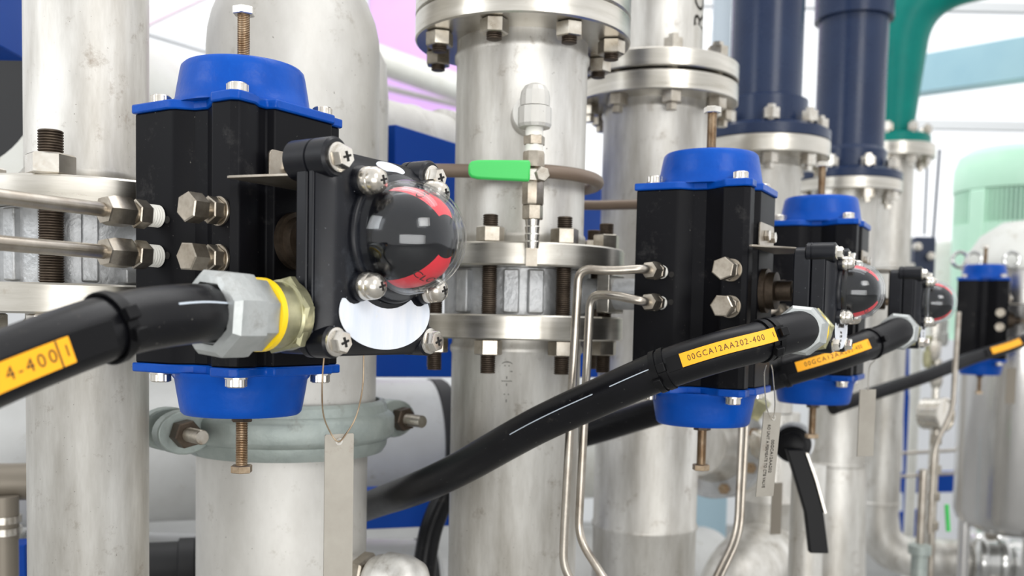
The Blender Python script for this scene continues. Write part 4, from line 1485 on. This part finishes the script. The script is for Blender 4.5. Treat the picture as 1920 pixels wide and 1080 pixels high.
# ================================================================== right background
# shiny tank
tc_ = at(1905, 800, 3.25)
tk = thing('filter_tank', 'tall shiny steel tank with clamp lid at the frame edge', 'tank', (tc_.x, tc_.y, .4))
zt, zb_ = at(1905, 505, 3.1).z, at(1905, 985, 3.1).z
rr = .185
obj('shell', lathe(newbm(), [(0, zb_ - .06), (rr * .6, zb_ - .05), (rr * .93, zb_ - .015), (rr, zb_ + .02), (rr, zt)], T(tc_.x, tc_.y, 0), 64), 'tank', tk)
obj('lid', lathe(newbm(), [(rr, zt + .0005), (rr * 1.05, zt + .003), (rr * 1.05, zt + .02), (rr * .98, zt + .05), (rr * .75, zt + .12), (rr * .4, zt + .165), (0, zt + .175)], T(tc_.x, tc_.y, 0), 64), 'vessel', tk)
for px in (1800, 1826, 1897):
    q_ = at(px, 487, 3.06)
    bm = newbm()
    ring = [q_ + Vector((.024 * math.cos(t * PI / 12), 0, .024 * math.sin(t * PI / 12))) for t in range(25)]
    tube(bm, ring, .006, 10)
    obj('lid_eye', bm, 'chrome', tk)
for k in range(3):
    a = -.9 + .9 * k
    obj('leg', cyl(newbm(), .02, 0, zb_ + .01, T(tc_.x + .15 * math.sin(a * 2.3), tc_.y - .12 * math.cos(a * 2.3), 0), 16), 'tank', tk)
# green motor
mc = at(1905, 400, 4.6)
mo = thing('pump_motor', 'pale green pump motor with finned cowl', 'motor', (mc.x, mc.y, at(1905, 560, 4.6).z))
zq = lambda py: at(1905, py, 4.33).z
rr = .278
obj('fan_cowl', lathe(newbm(), [(rr, zq(345)), (rr * 1.01, zq(335)), (rr * 1.0, zq(300)), (rr * .93, zq(275)), (rr * .78, zq(262)), (rr * .4, zq(255)), (0, zq(254))], T(mc.x, mc.y, 0), 64), 'motor', mo)
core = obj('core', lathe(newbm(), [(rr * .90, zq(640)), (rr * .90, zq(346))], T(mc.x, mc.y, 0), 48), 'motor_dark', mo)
bm = newbm()
for k in range(90):
    a = 2 * PI * k / 90
    box(bm, .010, .03, zq(346) - zq(415), T(mc.x + rr * .93 * math.sin(a), mc.y - rr * .93 * math.cos(a), (zq(346) + zq(415)) / 2) @ Matrix.Rotation(a, 4, 'Z'))
fi = obj('cooling_fin', bm, 'motor', mo)
fi['kind'] = 'stuff'
obj('frame_body', lathe(newbm(), [(rr * .96, zq(640)), (rr * .99, zq(412)), (rr * .91, zq(411))], T(mc.x, mc.y, 0), 56), 'motor', mo)
obj('side_flat', box(newbm(), .085, .04, zq(346) - zq(640), T(mc.x - rr * .84, mc.y - rr * .42, (zq(346) + zq(640)) / 2) @ Matrix.Rotation(-1.1, 4, 'Z')), 'motor', mo, bevel=.01)
obj('lift_hole', cyl(newbm(), .012, 0, .004, frame((mc.x - .03, mc.y - rr * 1.0, zq(306)), (0, -1, 0)), 20), 'dark', mo)
st_ = thing('motor_plinth', 'pale plinth carrying the green motor', 'plinth', (mc.x, mc.y, 0))
obj('plinth_block', box(newbm(), .6, .6, zq(640) - .001, T(mc.x, mc.y, (zq(640) - .001) / 2)), 'wall', st_)
# gauge
gc = at(1764, 777, 2.55)
ga_ = thing('pressure_gauge', 'round pressure gauge on thin upright pipework', 'gauge', gc - Vector((0, 0, .2)))
fm = frame(gc, (.55, -.8, .05))
obj('case', lathe(newbm(), [(.036, -.05), (.042, -.046), (.042, .004), (.045, .006), (.045, .014), (.040, .016), (.040, .012)], fm, 40), 'zinc', ga_)
obj('dial', cyl(newbm(), .0395, .009, .0115, fm, 36), 'gauge_face', ga_)
obj('stem', cyl(newbm(), .009, gc.z - .26, gc.z - .04, T(gc.x - .01, gc.y, 0), 14), 'steel_tube', ga_)
obj('stem_fitting', hexa(newbm(), .016, gc.z - .08, gc.z - .055, T(gc.x - .01, gc.y, 0)), 'fit', ga_)
# uprights
def upright(nm, pts, r, m, label, cat='tube', fil=.03):
    o = tag(obj(nm, tube(newbm(), fillet(pts, fil, 6), r, 14), m), label, cat)
    return o


upright('impulse_tube', [at(1797, 585, 2.45), at(1786, 770, 2.43), at(1752, 838, 2.42), at(1743, 1000, 2.42)], .0065, 'steel_tube', 'thin steel tube with a kink running down past the gauge')
q0, q1 = at(1728, 860, 2.4), at(1720, 1200, 2.4)
us = thing('instrument_stand', 'upright steel tube in a grey socket beside the far pipe elbow', 'stand', Vector((q1.x, q1.y, .3)))
obj('tube', cyl(newbm(), .0105, at(1726, 1030, 2.4).z, at(1726, 880, 2.4).z, T(at(1726, 1000, 2.4).x, 2.4, 0), 20), 'steel_tube', us)
obj('socket', lathe(newbm(), [(.020, 0), (.020, at(1726, 1040, 2.4).z), (.028, at(1726, 1038, 2.4).z), (.028, at(1726, 1022, 2.4).z), (.012, at(1726, 1018, 2.4).z)], T(at(1726, 1000, 2.4).x, 2.4, 0), 24), 'galv', us)
us = thing('fitting_column', 'short steel fitting column with hex nuts below the gauge', 'fitting', at(1752, 1000, 2.5))
xs, ys = at(1752, 900, 2.5).x, 2.5
zs = lambda py: at(1752, py, 2.5).z
obj('column', cyl(newbm(), .009, 0, zs(840), T(xs, ys, 0), 16), 'steel_tube', us)
for py in (880, 930, 985):
    obj('hex_nut', hexa(newbm(), .017, zs(py + 8), zs(py - 8), T(xs, ys, 0)), 'fit', us)
q_ = at(1772, 955, 2.7)
tag(obj('green_wire', tube(newbm(), [at(1775, 946, 2.62), at(1778, 996, 2.62)], .006, 10), 'green'), 'short green wire end above the chrome clamp', 'wire')  # loose piece of green wire, hung from nothing
rk2 = thing('blue_frame', 'far blue steel frame behind the pressure gauge', 'frame', at(1705, 1000, 3.9))
beam_between(at(1700, 620, 4.12), at(1697, 1050, 4.12), .018, .018, 'post', 'frame_blue', rk2)
beam_between(at(1690, 905, 4.16), at(1810, 902, 4.16), .09, .03, 'rail', 'frame_blue', rk2)
beam_between(at(1690, 762, 4.16), at(1722, 762, 4.16), .10, .03, 'rail', 'frame_blue', rk2)
beam_between(at(1690, 985, 4.16), at(1725, 980, 4.16), .12, .03, 'rail', 'frame_blue', rk2)
hp2 = tag(obj('guard_rail', tube(newbm(), [at(1690, 850, 3.6), at(1815, 843, 3.6)], .006, 10), 'steel_tube'), 'thin horizontal rail across the bright gap beside the gauge', 'rail')
tag(obj('guard_rail', tube(newbm(), [at(1690, 893, 3.62), at(1815, 886, 3.62)], .006, 10), 'steel_tube'), 'lower thin horizontal rail across the bright gap', 'rail')
# manifold with white fittings
qm = at(1756, 700, 3.0)
mf = thing('valve_manifold', 'cluster of pale valve fittings left of the far actuator', 'manifold', at(1760, 700, 3.0))
for i, (px, py, r_, hh) in enumerate(((1752, 640, .022, .12), (1768, 625, .018, .08), (1740, 660, .016, .10), (1756, 700, .020, .09))):
    q_ = at(px, py, 3.0)
    obj('fitting_body', lathe(newbm(), [(r_ * .7, q_.z - hh / 2), (r_, q_.z - hh / 3), (r_, q_.z), (r_ * .6, q_.z + .005), (r_ * .8, q_.z + hh / 2)], T(q_.x, q_.y, 0), 8), ('zinc', 'vessel', 'brass', 'zinc')[i], mf)
obj('stand_pipe', cyl(newbm(), .012, 0, qm.z - .03, T(qm.x, qm.y, 0), 16), 'zinc', mf)
# navy dosing pump and thin poles
np_ = thing('dosing_pump', 'small navy pump with knobs behind the far steel pipe', 'pump', at(1725, 560, 3.9))
q_ = at(1727, 485, 3.9)
obj('pedestal', cyl(newbm(), .02, 0, q_.z - .08, T(q_.x, q_.y, 0), 16), 'vessel', np_)
obj('pump_body', box(newbm(), .085, .08, .17, Matrix.Translation(q_)), 'navy', np_, bevel=.008)
for px, py in ((1718, 463), (1742, 481), (1735, 520)):
    obj('knob', lathe(newbm(), [(.016, 0), (.016, .02), (.010, .026), (0, .026)], frame(at(px, py, 3.855), (0, -1, 0)), 20), 'zinc', np_)
tag(obj('dark_rod', tube(newbm(), [at(1741, 250, 3.9), at(1733, 440, 3.9)], .005, 8), 'navy'), 'thin dark rod rising above the navy pump', 'rod')
tag(obj('dark_rod', tube(newbm(), [at(1762, 280, 3.95), at(1748, 470, 3.95)], .006, 8), 'navy'), 'slanting dark rod right of the navy pump', 'rod')
wt = thing('storage_tank', 'white upright tank between the far pipe and green motor', 'tank', (at(1772, 500, 5.2).x, 5.2, 0))
obj('shell', lathe(newbm(), [(.13, 0), (.13, at(1772, 480, 5.1).z), (.10, at(1772, 455, 5.1).z), (0, at(1772, 445, 5.1).z)], T(at(1772, 500, 5.2).x, 5.2, 0), 40), 'vessel', wt)

# ================================================================== building shell
struct('floor', box(newbm(), 16, 14, .1, T(0, 4, -.05)), 'floor')
YB = 6.5
bmw = newbm()
X0, X1, Z1 = -6.0, 7.0, 4.6
wz0, wz1 = at(960, 500, YB).z, at(960, -160, YB).z
xa, xb_ = at(690, 100, YB).x, at(872, 100, YB).x


def wbox(x0, x1, z0, z1, th=.2, y=YB):
    return box(newbm(), x1 - x0, th, z1 - z0, T((x0 + x1) / 2, y + th / 2, (z0 + z1) / 2))


wall = struct('wall_back', wbox(X0, X1, 0, wz0), 'wall')
struct('wall_pier', wbox(xa, xb_, wz0 + .001, Z1), 'lilac')
struct('trim_1', wbox(X0, X1, Z1 + .001, Z1 + .3), 'wall')
# windows: frame, glass pane, mullions
for n, (x0, x1) in enumerate(((X0, xa - .001), (xb_ + .001, X1))):
    wroot = bpy.data.objects.new('window_%d' % (n + 1), None)
    C.objects.link(wroot)
    wroot.location = ((x0 + x1) / 2, YB, wz0)
    wroot['kind'] = 'structure'
    WM[wroot.name] = Matrix.Translation(wroot.location)
    obj('pane', box(newbm(), x1 - x0, .01, Z1 - wz0, T((x0 + x1) / 2, YB + .1, (Z1 + wz0) / 2)), 'glass', wroot)
    nx = int((x1 - x0) / 1.25)
    for k in range(nx + 1):
        xx = x0 + .02 + (x1 - x0 - .04) * k / nx
        obj('mullion', box(newbm(), .05, .08, Z1 - wz0 - .002, T(xx, YB + .04, (Z1 + wz0) / 2)), 'wall', wroot)
    for zz_ in (wz0 + (Z1 - wz0) * .35, wz0 + (Z1 - wz0) * .62):
        obj('transom', box(newbm(), x1 - x0 - .01, .06, .06, T((x0 + x1) / 2, YB + .03, zz_)), 'wall', wroot)
# white trunking crossing the lilac wall
tr = tag(obj('cable_trunking', tube(newbm(), [at(560, 60, 5.6), at(700, 108, 5.8), at(905, 182, 6.2)], .085, 20), 'vessel'), 'white round trunking sloping across the lilac wall', 'duct')
tag(obj('cable_trunking', tube(newbm(), [at(620, 140, 5.9), at(905, 208, 6.40)], .02, 14), 'vessel'), 'slim white pipe under the trunking on the lilac wall', 'duct')
# roof steelwork
a, b = at(1690, 148, 5.2), at(2050, 92, 4.3)
o = beam_between(a, b, .19, .12, 'roof_beam', 'beam', None)
o['kind'] = 'structure'
a, b = at(230, 45, 5.0), at(450, 112, 5.6)
o = beam_between(a, b, .04, .05, 'roof_beam', 'wall', None)
o['kind'] = 'structure'
a, b = at(230, 55, 4.4), at(400, -25, 4.6)
o = beam_between(a, b, .07, .06, 'roof_beam', 'pink_white', None)
o['kind'] = 'structure'

# ================================================================== light
w = bpy.data.worlds.new('world')
SC.world = w
w.use_nodes = True
nt = w.node_tree
bg = nt.nodes['Background']
tcn = nt.nodes.new('ShaderNodeTexCoord')
dot = nt.nodes.new('ShaderNodeVectorMath')
dot.operation = 'DOT_PRODUCT'
dot.inputs[1].default_value = (0.25, 0.62, 0.45)
nt.links.new(tcn.outputs['Generated'], dot.inputs[0])
mr = nt.nodes.new('ShaderNodeMapRange')
mr.inputs['From Min'].default_value = -0.6
mr.inputs['From Max'].default_value = 0.6
nt.links.new(dot.outputs['Value'], mr.inputs['Value'])
rp = nt.nodes.new('ShaderNodeValToRGB')
els = rp.color_ramp.elements
els[0].position, els[0].color = 0.0, (.64, .64, .63, 1)
els[1].position, els[1].color = 1.0, (1.0, 1.0, 1.0, 1)
e = els.new(0.45)
e.color = (.66, .67, .68, 1)
nt.links.new(mr.outputs['Result'], rp.inputs['Fac'])
nt.links.new(rp.outputs['Color'], bg.inputs['Color'])
bg.inputs['Strength'].default_value = 1.12


def area(name, loc, target, sx, sy, power, col=(1, 1, 1)):
    l = bpy.data.lights.new(name, 'AREA')
    l.shape = 'RECTANGLE'
    l.size, l.size_y = sx, sy
    l.energy = power
    l.color = col
    o = bpy.data.objects.new(name, l)
    C.objects.link(o)
    o.location = loc
    o.rotation_euler = (Vector(target) - Vector(loc)).to_track_quat('-Z', 'Y').to_euler()
    return o


area('window_and_fill_light', (1.6, -1.6, 3.0), (0, 1.2, 1.3), 1.2, 1.0, 26, (1, .985, .96))
area('window_and_fill_light', (-2.6, -.6, 2.6), (0, 1.4, 1.3), 1.0, 1.2, 18, (.95, .98, 1))
area('window_and_fill_light', (0.5, -2.4, .95), (0, 1.3, 1.05), 3.0, 1.1, 42, (1, .995, .98))  # added low fill from the camera side, no window known there
area('back_wall_fill', (0.5, 4.2, 4.3), (0.2, 6.5, 2.0), 4.0, .6, 50, (1, 1, 1))  # added fill that brightens the back wall, not a known hall lamp
area('strip_light', (0.4, 1.5, 4.0), (0.2, 1.6, 1), .5, 3.0, 22, (1, 1, 1))

vs_ = SC.view_settings
vs_.view_transform = 'Standard'
vs_.look = 'None'
vs_.gamma = 1
vs_.use_curve_mapping = False
vs_.exposure = 0.35
SC.cycles.use_denoising = True
SC.cycles.max_bounces = 8
SC.cycles.transparent_max_bounces = 16
